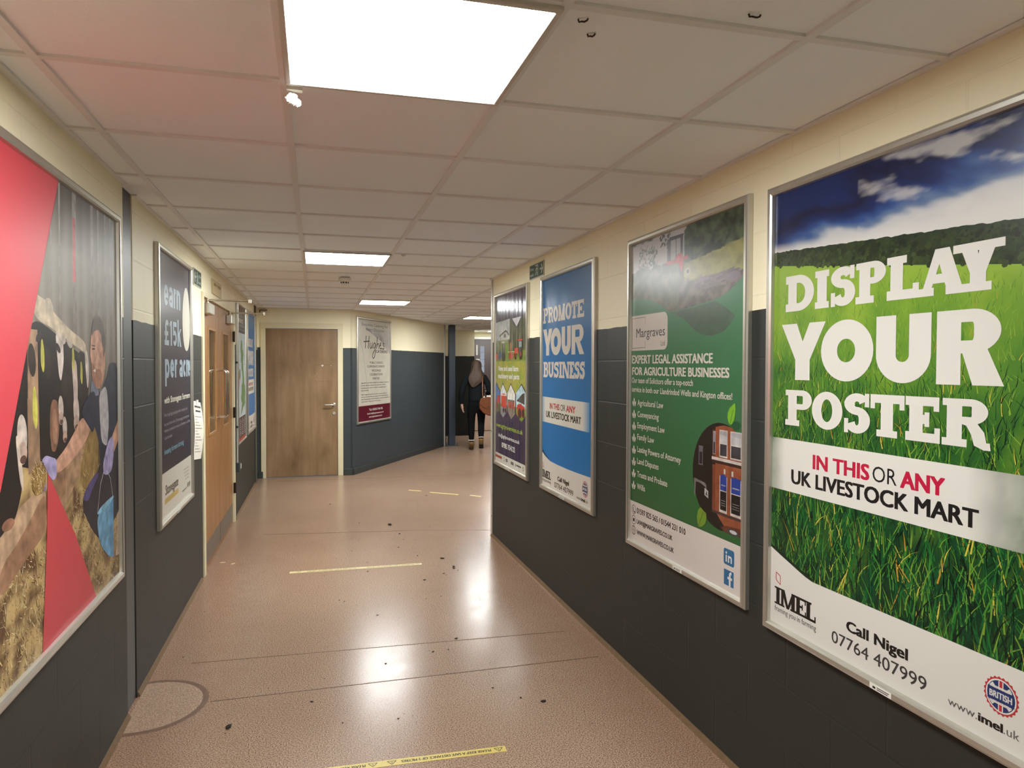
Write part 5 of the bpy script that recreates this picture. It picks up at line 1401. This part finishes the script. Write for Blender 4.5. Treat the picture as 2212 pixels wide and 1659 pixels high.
# ---------------------------------------------------------------- wall services on the far left
t = hang('cable_conduit', 'LB', 7.760, .47, 'grey cable conduit with a switch box low on the left wall, beside the map poster', 'conduit', .002)
MB().tube([(0, -.012, .09), (0, -.012, 1.70)], .010, 10).build('conduit_pipe', M_trimwhite, t)
MB().box(-.05, .07, -.040, 0, 0, .09).build('switch_box', M_steel, t, .004)
MB().box(.015, .055, -.046, -.0405, .025, .075).build('switch_plate', M_white, t, .002, 1)
for z in (.45, 1.1): MB().box(-.018, .018, -.024, 0, z-.01, z+.01).build('pipe_clip', M_steel, t, .002, 1)
t = empty('cable_bracket', (-.72, 10.395, 2.255), 0, 'small dark bracket near the ceiling over the brown door frame corner', 'bracket')
MB().box(0, .10, -.03, -.002, .025, .036).box(0, .012, -.03, -.002, 0, .036).build('bracket_arm', M_steel, t, .002, 1)

# ---------------------------------------------------------------- ceiling fittings
t = empty('smoke_detector', (.259, 6.60, ZC), 0, 'white round detector with dark slots on the ceiling between the second and third lamps', 'detector')
MB().lathe([(.052, .0), (.055, -.010), (.050, -.022), (.040, -.030), (.036, -.034)], (0, 0, -.004), 'z', 32).build('detector_base', M_white, t)
m = MB().lathe([(.036, -.036), (.034, -.050), (.022, -.058), (.0005, -.060)], (0, 0, -.002), 'z', 32); m.build('sensor_dome', M_white, t)
m = MB()
for k in range(10):
    a = 2*PI*k/10; ca, sa = math.cos(a), math.sin(a)
    m.add([(ca*.0365-sa*.007, sa*.0365+ca*.007, -.052), (ca*.0365+sa*.007, sa*.0365-ca*.007, -.052), (ca*.0375+sa*.007, sa*.0375-ca*.007, -.040), (ca*.0375-sa*.007, sa*.0375+ca*.007, -.040)], [(0, 1, 2, 3)])
m.build('vent_slots', M_black, t)
t = empty('ceiling_sensor', (.600, 5.10, ZC), 0, 'tiny white sensor bead beside the second ceiling lamp', 'sensor')
MB().lathe([(.016, -.004), (.016, -.008), (.009, -.014), (.0005, -.018)], (0, 0, 0), 'z', 20).build('sensor_body', M_white, t)
t = empty('tape_wad', (-.058, 2.118, ZC-.004), 0, 'crumpled white wad of tape at the corner of the nearest ceiling lamp', 'tape wad')
m = MB(); random.seed(3)
for k in range(7):
    x, y, z = random.uniform(-.010, .016), random.uniform(-.008, .020), -.016-random.uniform(0, .022)
    n = 6; vs = []
    for j in range(n):
        for i in range(8):
            th = PI*j/(n-1); ph = 2*PI*i/8; r = .010*(.7+.6*random.random())
            vs.append((x+r*math.sin(th)*math.cos(ph), y+r*math.sin(th)*math.sin(ph), z+r*math.cos(th)))
    fs = [(j*8+i, (j+1)*8+i, (j+1)*8+(i+1) % 8, j*8+(i+1) % 8) for j in range(n-1) for i in range(8)]
    m.add(vs, fs)
m.build('crumpled_tape', M_white, t); MB().box(-.014, .028, -.012, .010, -.011, -.001).build('tape_tab', M_white, t)
M_hook = mat('dark_bent_wire', L(58, 48, 42), .5, .3, noise_scale=60, noise_amt=.2)
def hook(x, y, rot, ln, label):
    t = MB().tube([(-ln/2, 0, -.001), (-ln/2+.002, 0, -.007), (-ln*.2, .002, -.005), (ln*.15, -.001, -.008), (ln/2-.002, 0, -.005), (ln/2, 0, -.001)], .0022, 8).build('bent_wire', M_hook)
    t.location = (x, y, ZC+.003); t.rotation_euler = (0, 0, rot); setp(t, label, 'wire')
hook(.940, 1.423, -.1, .028, 'dark bent wire stuck in the ceiling tile, upper right of the nearest lamp')
hook(.583, 1.544, -.5, .022, 'dark wire bit just right of the nearest ceiling lamp, upper of the two')
hook(.627, 1.607, -.4, .018, 'dark wire bit just right of the nearest ceiling lamp, lower of the two')

# ---------------------------------------------------------------- floor tape
M_yellow = mat('worn_yellow_tape', L(206, 184, 96), .45, noise_scale=60, noise_amt=.18)
M_paleyellow = mat('worn_pale_tape', L(206, 190, 138), .5, noise_scale=40, noise_amt=.25)
M_tapeprint = mat('worn_black_print', L(48, 42, 30), .6, noise_scale=50, noise_amt=.3)
def floor_tape(p0, p1, w, m, label, items, name='floor_tape'):
    """p0 = right-hand end (start of the writing), p1 = left-hand end; the writing is upside down from here"""
    p0 = Vector(p0); p1 = Vector(p1); d = p1-p0; ln = d.length; rz = math.atan2(d.y, d.x)
    t = empty(name, (p0.x, p0.y, 0), rz, label, 'floor tape')
    n = 40; vs = []
    random.seed(int(ln*1000))
    for k in range(n+1):
        j = random.uniform(-.0012, .0012); vs += [(ln*k/n, -w/2+j, .0013), (ln*k/n, w/2+j, .0013)]
    fs = [(2*k, 2*k+2, 2*k+3, 2*k+1) for k in range(n)]
    vs += [(x, y, .0001) for x, y, z in vs[:]]
    o = 2*(n+1)
    fs += [(2*k, o+2*k, o+2*k+2, 2*k+2) for k in range(n)] + [(2*k+1, 2*k+3, o+2*k+3, o+2*k+1) for k in range(n)] + [(0, 1, o+1, o), (2*n, o+2*n, o+2*n+1, 2*n+1)]
    MB().add(vs, fs).build('tape_strip', m, t)
    for it in (items or []):
        q = MB()
        if it[0] == 'T':
            _, body, x0, x1, cap = it; tv, tf = text_mesh(body); xa = min(v[0] for v in tv); xb = max(v[0] for v in tv); kx = (x1-x0)/(xb-xa); ky = cap/CAPH
            for dx, dz in ((0, 0), (.0008, .00003), (-.0008, .00006)): q.add([(x0+(x-xa)*kx+dx, -cap/2+y*ky, .0016+dz) for x, y in tv], tf)
            q.build('printed_text', M_tapeprint, t)
        else:
            _, x, r = it
            tri = [(x-r*1.25, -r*.8), (x+r*1.25, -r*.8), (x, r)]
            for a, b in ((0, 1), (1, 2), (2, 0)):
                for pl in strokepoly([tri[a], tri[b]], .003, .003): q.add([(u, v, .0016) for u, v in pl], [(0, 1, 2, 3)])
            q.add([(x-.0012, -r*.45, .0016), (x+.0012, -r*.45, .0016), (x+.0012, r*.45, .0016), (x-.0012, r*.45, .0016)], [(0, 1, 2, 3)])
            q.build('warning_triangle', M_tapeprint, t)
    return t
msg = 'PLEASE KEEP A SAFE DISTANCE OF 2 METRES'
floor_tape((.738, 2.791), (-.42, 2.825), .042, M_yellow, 'yellow warning tape with black lettering, nearest strip on the floor', [('W', .030, .014), ('T', msg, .062, .418, .017), ('W', .455, .014), ('W', .528, .014), ('T', msg, .556, .912, .017), ('W', .95, .014), ('W', 1.02, .014)])
floor_tape((.797, 5.593), (-.187, 5.602), .046, M_paleyellow, 'worn pale yellow warning tape with faint lettering, middle strip across the floor', [('W', .030, .014), ('T', msg, .062, .42, .016), ('T', msg, .50, .86, .016), ('W', .92, .014)])
M_scrap = mat('scuffed_yellow_remnant', L(214, 190, 112), .5, noise_scale=50, noise_amt=.25)
floor_tape((1.25, 8.852), (1.116, 8.964), .030, M_scrap, 'scuffed yellow tape remnant on the far floor, leftmost of three', None, 'tape_remnant')
floor_tape((1.649, 8.499), (1.345, 8.743), .030, M_scrap, 'scuffed yellow tape remnant on the far floor, longest and middle of three', None, 'tape_remnant')
floor_tape((1.883, 8.311), (1.776, 8.418), .030, M_scrap, 'scuffed yellow tape remnant on the far floor, rightmost of three', None, 'tape_remnant')

# ---------------------------------------------------------------- dirt on the floor
M_dirt = mat('dark_dirt', L(40, 28, 20), .85, noise_scale=120, noise_amt=.4)
random.seed(11)
def lump(seed):
    rnd = random.Random(seed); vs = []; n, k = 5, 9
    for j in range(n):
        for i in range(k):
            th = PI*j/(n-1); ph = 2*PI*i/k; r = .5*(.75+.4*rnd.random())
            vs.append((r*math.sin(th)*math.cos(ph), r*.62*math.sin(th)*math.sin(ph), max(0, .20+.22*math.cos(th)*(.7+.5*rnd.random()))))
    return MB().add(vs, [(j*k+i, (j+1)*k+i, (j+1)*k+(i+1) % k, j*k+(i+1) % k) for j in range(n-1) for i in range(k)], True)
DIRT = [(0.148,4.861,.006),(0.182,4.827,.008),(-0.672,4.844,.005),(-0.735,4.739,.005),(-0.593,4.478,.005),(-0.442,4.421,.004),(-0.678,4.116,.006),(0.041,3.650,.005),(-0.220,3.611,.004),(-0.020,3.413,.009),(-0.361,3.264,.022),(-0.368,3.211,.005),(0.110,3.175,.006),(0.367,4.505,.009),(0.491,4.420,.005),(0.765,4.003,.012),(0.695,3.855,.007),(0.610,3.849,.009),(0.588,3.868,.004),(0.348,3.757,.008),(0.634,3.555,.005),(0.736,3.393,.004),(0.817,3.339,.007),(0.918,3.206,.008),(1.008,3.142,.017),(1.038,3.373,.004),(0.346,3.152,.006),(0.411,3.162,.004),(0.375,3.189,.004),(0.375,3.091,.003),(1.156,3.004,.004),(1.150,2.895,.004),(1.360,2.680,.004),(0.875,3.629,.004),(0.419,3.100,.004),(0.159,8.256,.012),(0.365,7.912,.008),(1.271,8.532,.014),(0.696,7.047,.034),(0.744,6.641,.013),(0.414,7.206,.010),(0.678,6.150,.010),(0.291,6.130,.008),(0.798,5.840,.010),(0.976,5.705,.022),(1.022,5.449,.018),(1.015,5.404,.014),(1.034,5.347,.008),(0.917,5.288,.011),(0.930,5.251,.007),(0.756,5.163,.013),(0.390,5.741,.007),(0.377,5.484,.010),(0.060,5.455,.006),(0.808,4.769,.007),(0.706,4.745,.006),(1.046,4.631,.005),(0.617,4.776,.004),(0.367,6.478,.006),(1.083,7.887,.007),(1.053,7.689,.007),(1.466,8.041,.006),(0.751,6.422,.007),(0.858,6.394,.005),(0.213,6.518,.005),(-0.420,9.298,.006),(0.083,7.825,.006),(1.511,5.388,.007),(1.053,6.849,.006),(0.158,5.923,.006)]
proto = [lump(s).build('dirt_crumb', M_dirt) for s in range(4)]
used = [False]*4
BIG = {(-0.361,3.264): 'largest brown crumb of dirt on the near floor, right of the round patch', (1.008,3.142): 'dark clod of dirt on the near floor, right of the yellow warning tape end',
       (0.696,7.047): 'large dark clod of dirt beyond the middle tape strip', (0.976,5.705): 'dark clod of dirt just right of the middle tape strip, farther one', (1.022,5.449): 'dark clod of dirt just right of the middle tape strip, nearer one'}
for k, (x, y, w) in enumerate(DIRT):
    i = k % 4
    o = proto[i] if not used[i] else proto[i].copy()
    if used[i]: COL.objects.link(o)
    used[i] = True
    o.location = (x, y, .0006); o.rotation_euler = (0, 0, (k*1.7) % 6.28); o.scale = (w*1.8, w*1.8, w*1.0)
    setp(o, BIG.get((x, y), 'small dark crumb of dirt scattered on the brown floor'), 'dirt crumb')
    o['group'] = 'crumbs of dirt on the floor'
M_chip = mat('pale_wood_chip', L(214, 190, 150), .7, noise_scale=60, noise_amt=.2)
for (x, y, r, lab) in ((-.70, 6.02, .3, 'pale chip of paint on the floor at the foot of the double doors, left one'), (-.62, 5.96, .9, 'pale chip of paint on the floor at the foot of the double doors, right one')):
    o = MB().add([(-.02, -.004, 0), (.02, -.006, 0), (.022, .005, 0), (-.018, .004, 0), (-.018, -.003, .004), (.018, -.004, .006), (.02, .004, .004), (-.016, .003, .005)], [(0, 3, 2, 1), (4, 5, 6, 7), (0, 1, 5, 4), (1, 2, 6, 5), (2, 3, 7, 6), (3, 0, 4, 7)]).build('paint_chip', M_chip)
    o.location = (x, y, .0005); o.rotation_euler = (0, 0, r); setp(o, lab, 'chip')
# ---------------------------------------------------------------- walking person seen from behind
M_skin = mat('skin', L(206, 160, 140), .5, noise_scale=30, noise_amt=.06)
M_jacket = mat('black_jacket_cloth', L(22, 26, 30), .9, 0, .15, noise_scale=40, noise_amt=.25, bump=.5, bump_scale=24)
M_legging = mat('black_legging_cloth', L(14, 15, 18), .9, 0, .15, noise_scale=40, noise_amt=.2)
M_hair = mat('long_brown_hair', L(78, 62, 50), .65, noise_scale=18, noise_amt=.4, bump=.8, bump_scale=90)
M_tan = mat('tan_boot_suede', L(128, 96, 54), .7, noise_scale=30, noise_amt=.15)
M_sole = mat('dark_boot_sole', L(34, 28, 26), .7, noise_scale=30, noise_amt=.15)
M_sock = mat('white_sock', L(214, 204, 198), .8, noise_scale=60, noise_amt=.08)
M_leather = mat('brown_bag_leather', L(112, 62, 36), .3, noise_scale=12, noise_amt=.2, bump=.3, bump_scale=30)

def skin_mesh(name, verts, edges, m, parent, root=0, sub=2):
    """verts: (x, y, z, radius) or (x, y, z, rx, ry)"""
    me = bpy.data.meshes.new(name); me.from_pydata([v[:3] for v in verts], edges, [])
    o = bpy.data.objects.new(name, me); COL.objects.link(o)
    o.modifiers.new('skin', 'SKIN').use_smooth_shade = True
    sv = me.skin_vertices[0].data
    for i, v in enumerate(verts):
        sv[i].radius = (v[3], v[4] if len(v) > 4 else v[3]); sv[i].use_root = (i == root)
    s = o.modifiers.new('sub', 'SUBSURF'); s.levels = sub; s.render_levels = sub
    dg = bpy.context.evaluated_depsgraph_get(); dg.update()
    me2 = bpy.data.meshes.new_from_object(o.evaluated_get(dg))
    bpy.data.objects.remove(o); bpy.data.meshes.remove(me)
    me2.name = name; me2.materials.clear(); me2.materials.append(m)
    for p in me2.polygons: p.use_smooth = True
    o = bpy.data.objects.new(name, me2); COL.objects.link(o); o.parent = parent
    return o

P_ = empty('person', (2.86, 13.0, 0), -.18, 'person in black jacket and leggings walking away with a brown shoulder bag', 'person')
# body: x right, y walking direction
body = [(0, 0, .86, .125, .10), (0, .0, .98, .11, .085), (0, .01, 1.12, .115, .085), (0, .01, 1.26, .115, .08), (0, .005, 1.345, .065, .055), (0, .015, 1.41, .048),
        (0, .03, 1.47, .060, .075), (0, .03, 1.545, .074, .092), (0, .025, 1.615, .045, .055),
        # left leg (standing)
        (-.085, 0, .78, .085), (-.088, .02, .46, .055), (-.09, .0, .30, .052), (-.09, -.03, .10, .036), (-.09, .06, .04, .036, .03), (-.092, .13, .03, .03, .022),
        # right leg (heel lifted, pushing off)
        (.085, 0, .78, .085), (.09, .05, .47, .055), (.086, -.05, .33, .052), (.081, -.155, .175, .034), (.085, -.13, .105, .028, .026), (.089, -.07, .055, .026, .020),
        # left arm hanging
        (-.145, 0, 1.315, .044), (-.222, -.02, 1.20, .040), (-.265, -.03, 1.05, .042), (-.280, .01, .93, .036), (-.268, .03, .835, .026), (-.262, .035, .80, .030, .020), (-.258, .04, .765, .034, .018),
        # right arm, elbow bent, hand forward on the strap
        (.145, 0, 1.315, .044), (.212, -.03, 1.20, .040), (.235, -.05, 1.07, .042), (.22, .06, 1.02, .036), (.19, .15, 1.05, .026), (.182, .18, 1.06, .030, .020), (.172, .21, 1.075, .034, .018)]
E_ = [(0,1),(1,2),(2,3),(3,4),(4,5),(5,6),(6,7),(7,8),(0,9),(9,10),(10,11),(11,12),(12,13),(13,14),(0,15),(15,16),(16,17),(17,18),(18,19),(19,20),
      (3,21),(21,22),(22,23),(23,24),(24,25),(25,26),(26,27),(3,28),(28,29),(29,30),(30,31),(31,32),(32,33),(33,34)]
def hand(base, fwd, side, up, k=1.0):
    """five fingers rooted in the palm end"""
    b = Vector(base); f = Vector(fwd).normalized(); s = Vector(side).normalized(); u = Vector(up).normalized()
    for i, (off, ln) in enumerate(((-.026, .062), (-.009, .074), (.008, .070), (.024, .056))):
        a = b + s*off*k
        n = len(body); body.append((*(a), .009)); 
        p1 = a + f*ln*.45*k + u*.004; p2 = a + f*ln*.75*k + u*.018; p3 = a + f*ln*.95*k + u*.032
        body.extend([(*p1, .0085), (*p2, .008), (*p3, .007)])
        E_.append((hand.root, n)); E_.extend([(n, n+1), (n+1, n+2), (n+2, n+3)])
    n = len(body); a = b - f*.035 - s*.028; body.extend([(*a, .010), (*(a+f*.030-s*.014+u*.010), .009), (*(a+f*.055-s*.010+u*.022), .008)])
    E_.extend([(hand.wrist, n), (n, n+1), (n+1, n+2)])
hand.root = 27; hand.wrist = 26; hand((-.256, .042, .745), (.02, .05, -1), (0, 1, .05), (1, 0, 0))
hand.root = 34; hand.wrist = 33; hand((.165, .225, 1.085), (-.4, .8, .3), (.3, 0, 1), (-1, -.4, 0))
bo = skin_mesh('body', body, E_, M_skin, P_)
# face on the far side: nose, ears, eyes, mouth sit on the head
for sx in (-1, 1):
    m = MB().mat(M_skin); m.tube([(sx*.074, .03, 1.515), (sx*.084, .022, 1.535), (sx*.082, .026, 1.562), (sx*.074, .034, 1.572)], [.006, .009, .009, .006], 8)
    m.build('ear', None, P_)
m = MB().mat(M_skin).tube([(0, .118, 1.555), (0, .134, 1.525), (0, .116, 1.512)], [.008, .014, .009], 10); m.build('nose', None, P_)
for sx in (-1, 1):
    m = MB().mat(M_white).lathe([(.0005, .116), (.008, .113), (.011, .104)], (sx*.030, 0, 1.558), 'y', 14)
    m.mat(M_sole).lathe([(.0005, .1185), (.004, .117)], (sx*.030, 0, 1.558), 'y', 10); m.build('eye', None, P_)
MB().box(-.022, .022, .100, .112, 1.474, 1.483).build('mouth', mat('lips', L(176, 104, 98), .5, noise_scale=30, noise_amt=.05), P_, .004)
# jacket
jk = [(0, 0, .84, .170, .135), (0, .0, .97, .155, .118), (0, .01, 1.12, .148, .110), (0, .01, 1.26, .162, .115), (0, .005, 1.35, .105, .085), (0, .012, 1.395, .070, .066),
      (-.158, 0, 1.325, .078), (-.228, -.02, 1.20, .066), (-.268, -.03, 1.05, .058), (-.282, .01, .93, .050), (-.270, .03, .855, .042), (-.269, .031, .835, .040),
      (.158, 0, 1.325, .078), (.22, -.03, 1.20, .066), (.238, -.05, 1.07, .060), (.225, .04, 1.02, .052), (.20, .12, 1.04, .044)]
skin_mesh('jacket', jk, [(0,1),(1,2),(2,3),(3,4),(4,5),(3,6),(6,7),(7,8),(8,9),(9,10),(10,11),(3,12),(12,13),(13,14),(14,15),(15,16)], M_jacket, P_)
lg = [(0, 0, .98, .128, .100), (0, 0, .84, .145, .120), (-.088, 0, .74, .098, .104), (-.088, .015, .60, .080), (-.088, .02, .46, .066), (-.09, -.005, .32, .064), (-.09, -.028, .17, .046), (-.09, -.03, .13, .044),
      (.088, 0, .74, .098, .104), (.092, .03, .60, .080), (.09, .05, .47, .066), (.086, -.05, .34, .064), (.081, -.14, .21, .046), (.080, -.16, .18, .044)]
skin_mesh('leggings', lg, [(0,1),(1,2),(2,3),(3,4),(4,5),(5,6),(6,7),(1,8),(8,9),(9,10),(10,11),(11,12),(12,13)], M_legging, P_)
# hair: long, loose over the back, half tied up
rings = [(0, .020, 1.650, .012, .014), (0, .020, 1.646, .036, .042), (0, .018, 1.630, .062, .072), (0, .012, 1.600, .082, .094), (0, .004, 1.560, .090, .100), (0, -.008, 1.515, .092, .094), (0, -.028, 1.470, .098, .078),
         (0, -.055, 1.425, .112, .062), (-.006, -.078, 1.380, .126, .050), (-.012, -.094, 1.335, .134, .042), (-.018, -.104, 1.290, .130, .036), (-.026, -.110, 1.250, .112, .030), (-.040, -.112, 1.210, .080, .022), (-.056, -.112, 1.175, .046, .014), (-.066, -.112, 1.155, .016, .008)]
m = MB(); vs = []; n = 28
for j, (x, y, z, rx, ry) in enumerate(rings):
    for i in range(n):
        a = 2*PI*i/n; w = 1 + (.08*math.sin(7*a+j*.9)+.05*math.sin(11*a-j*.6))*min(1, j/6)
        vs.append((x+rx*w*math.cos(a), y+ry*w*math.sin(a), z+(.012*math.sin(5*a) if j > 10 else 0)))
m.add(vs, [(j*n+i, (j+1)*n+i, (j+1)*n+(i+1) % n, j*n+(i+1) % n) for j in range(len(rings)-1) for i in range(n)] + [tuple(range(n))], True)
m.build('hair', M_hair, P_)
# boots with white sock cuffs
def boot(name, ankle, heel, ball, toe, pitch):
    b = skin_mesh(name, [(*ankle, .052), (*(Vector(ankle)*.5+Vector(heel)*.5), .050), (*heel, .046, .042), (*ball, .050, .038), (*toe, .040, .026)], [(0,1),(1,2),(2,3),(3,4)], M_tan, P_, 2)
    h, l, t = Vector(heel), Vector(ball), Vector(toe); dn = Vector((0, math.sin(pitch), -math.cos(pitch)))
    skin_mesh('sole', [(*(h+dn*.030-(l-h).normalized()*.02), .044, .014), (*(h+dn*.030+(l-h)*.3), .040, .014), (*(l+dn*.026), .050, .013), (*(t+dn*.016), .036, .011)], [(0,1),(1,2),(2,3)], M_sole, P_, 1).parent = b
    a = Vector(ankle); up = (a-Vector(heel)).normalized()
    m = MB().tube([tuple(a+up*.006), tuple(a+up*.020)], [.056, .053], 18); c = m.build('sock_cuff', M_sock, P_); c.parent = b
boot('boot', (-.09, -.03, .165), (-.09, -.032, .048), (-.092, .07, .044), (-.093, .155, .034), 0)
boot('boot', (.082, -.150, .225), (.082, -.175, .135), (.087, -.09, .060), (.090, -.02, .040), -.75)

# shoulder bag carried on the right hip
B_ = empty('shoulder_bag', (2.86, 13.0, .70), -.18, 'brown leather shoulder bag hanging at the hip of the walking person', 'bag')
def blob(pts, depth, yc, m, name, parent, bev):
    n = len(pts); mm = MB(); vs = [(x, yc-depth/2, z) for x, z in pts] + [(x, yc+depth/2, z) for x, z in pts]
    mm.add(vs, [tuple(range(n)), tuple(range(2*n-1, n-1, -1))] + [(i, n+i, n+(i+1) % n, (i+1) % n) for i in range(n)])
    return mm.build(name, m, parent, bev, 3)
bag = blob([(.080, .235), (.040, .16), (.050, .06), (.12, -.02), (.23, -.07), (.31, -.05), (.35, .06), (.345, .19), (.31, .255), (.20, .272)], .10, -.175, M_leather, 'bag_body', B_, .022)
blob([(.070, .250), (.045, .165), (.12, .085), (.21, .06), (.31, .095), (.34, .20), (.31, .265), (.20, .282)], .012, -.233, M_leather, 'bag_flap', B_, .005)
MB().lathe([(.012, -.243), (.012, -.238)], (.20, 0, .095), 'y', 16).build('bag_clasp', M_chrome, B_)
pp = MB().add([(.10, -.20, .24), (.135, -.20, .30), (.16, -.20, .25), (.17, -.16, .262), (.23, -.16, .315), (.29, -.16, .29), (.30, -.16, .25), (.10, -.19, .24), (.135, -.19, .30), (.16, -.19, .25)], [(0, 1, 2), (9, 8, 7), (0, 7, 8, 1), (1, 8, 9, 2)])
pp.box(.18, .30, -.175, -.165, .24, .305).build('paper_bundle', M_white, B_)
st_ = [(.11, -.235, .245), (.105, -.20, .36), (.105, -.165, .50), (.110, -.10, .645), (.115, -.02, .700), (.13, .07, .655), (.16, .13, .52), (.22, .05, .36), (.27, -.14, .25)]
m = MB(); vs = []
for x, y, z in st_: vs += [(x-.011, y-.004, z), (x+.011, y-.004, z), (x+.011, y+.001, z), (x-.011, y+.001, z)]
fs = []
for i in range(len(st_)-1):
    for k in range(4): fs.append((i*4+k, i*4+(k+1) % 4, (i+1)*4+(k+1) % 4, (i+1)*4+k))
m.add(vs, fs, True).build('bag_strap', M_leather, B_)
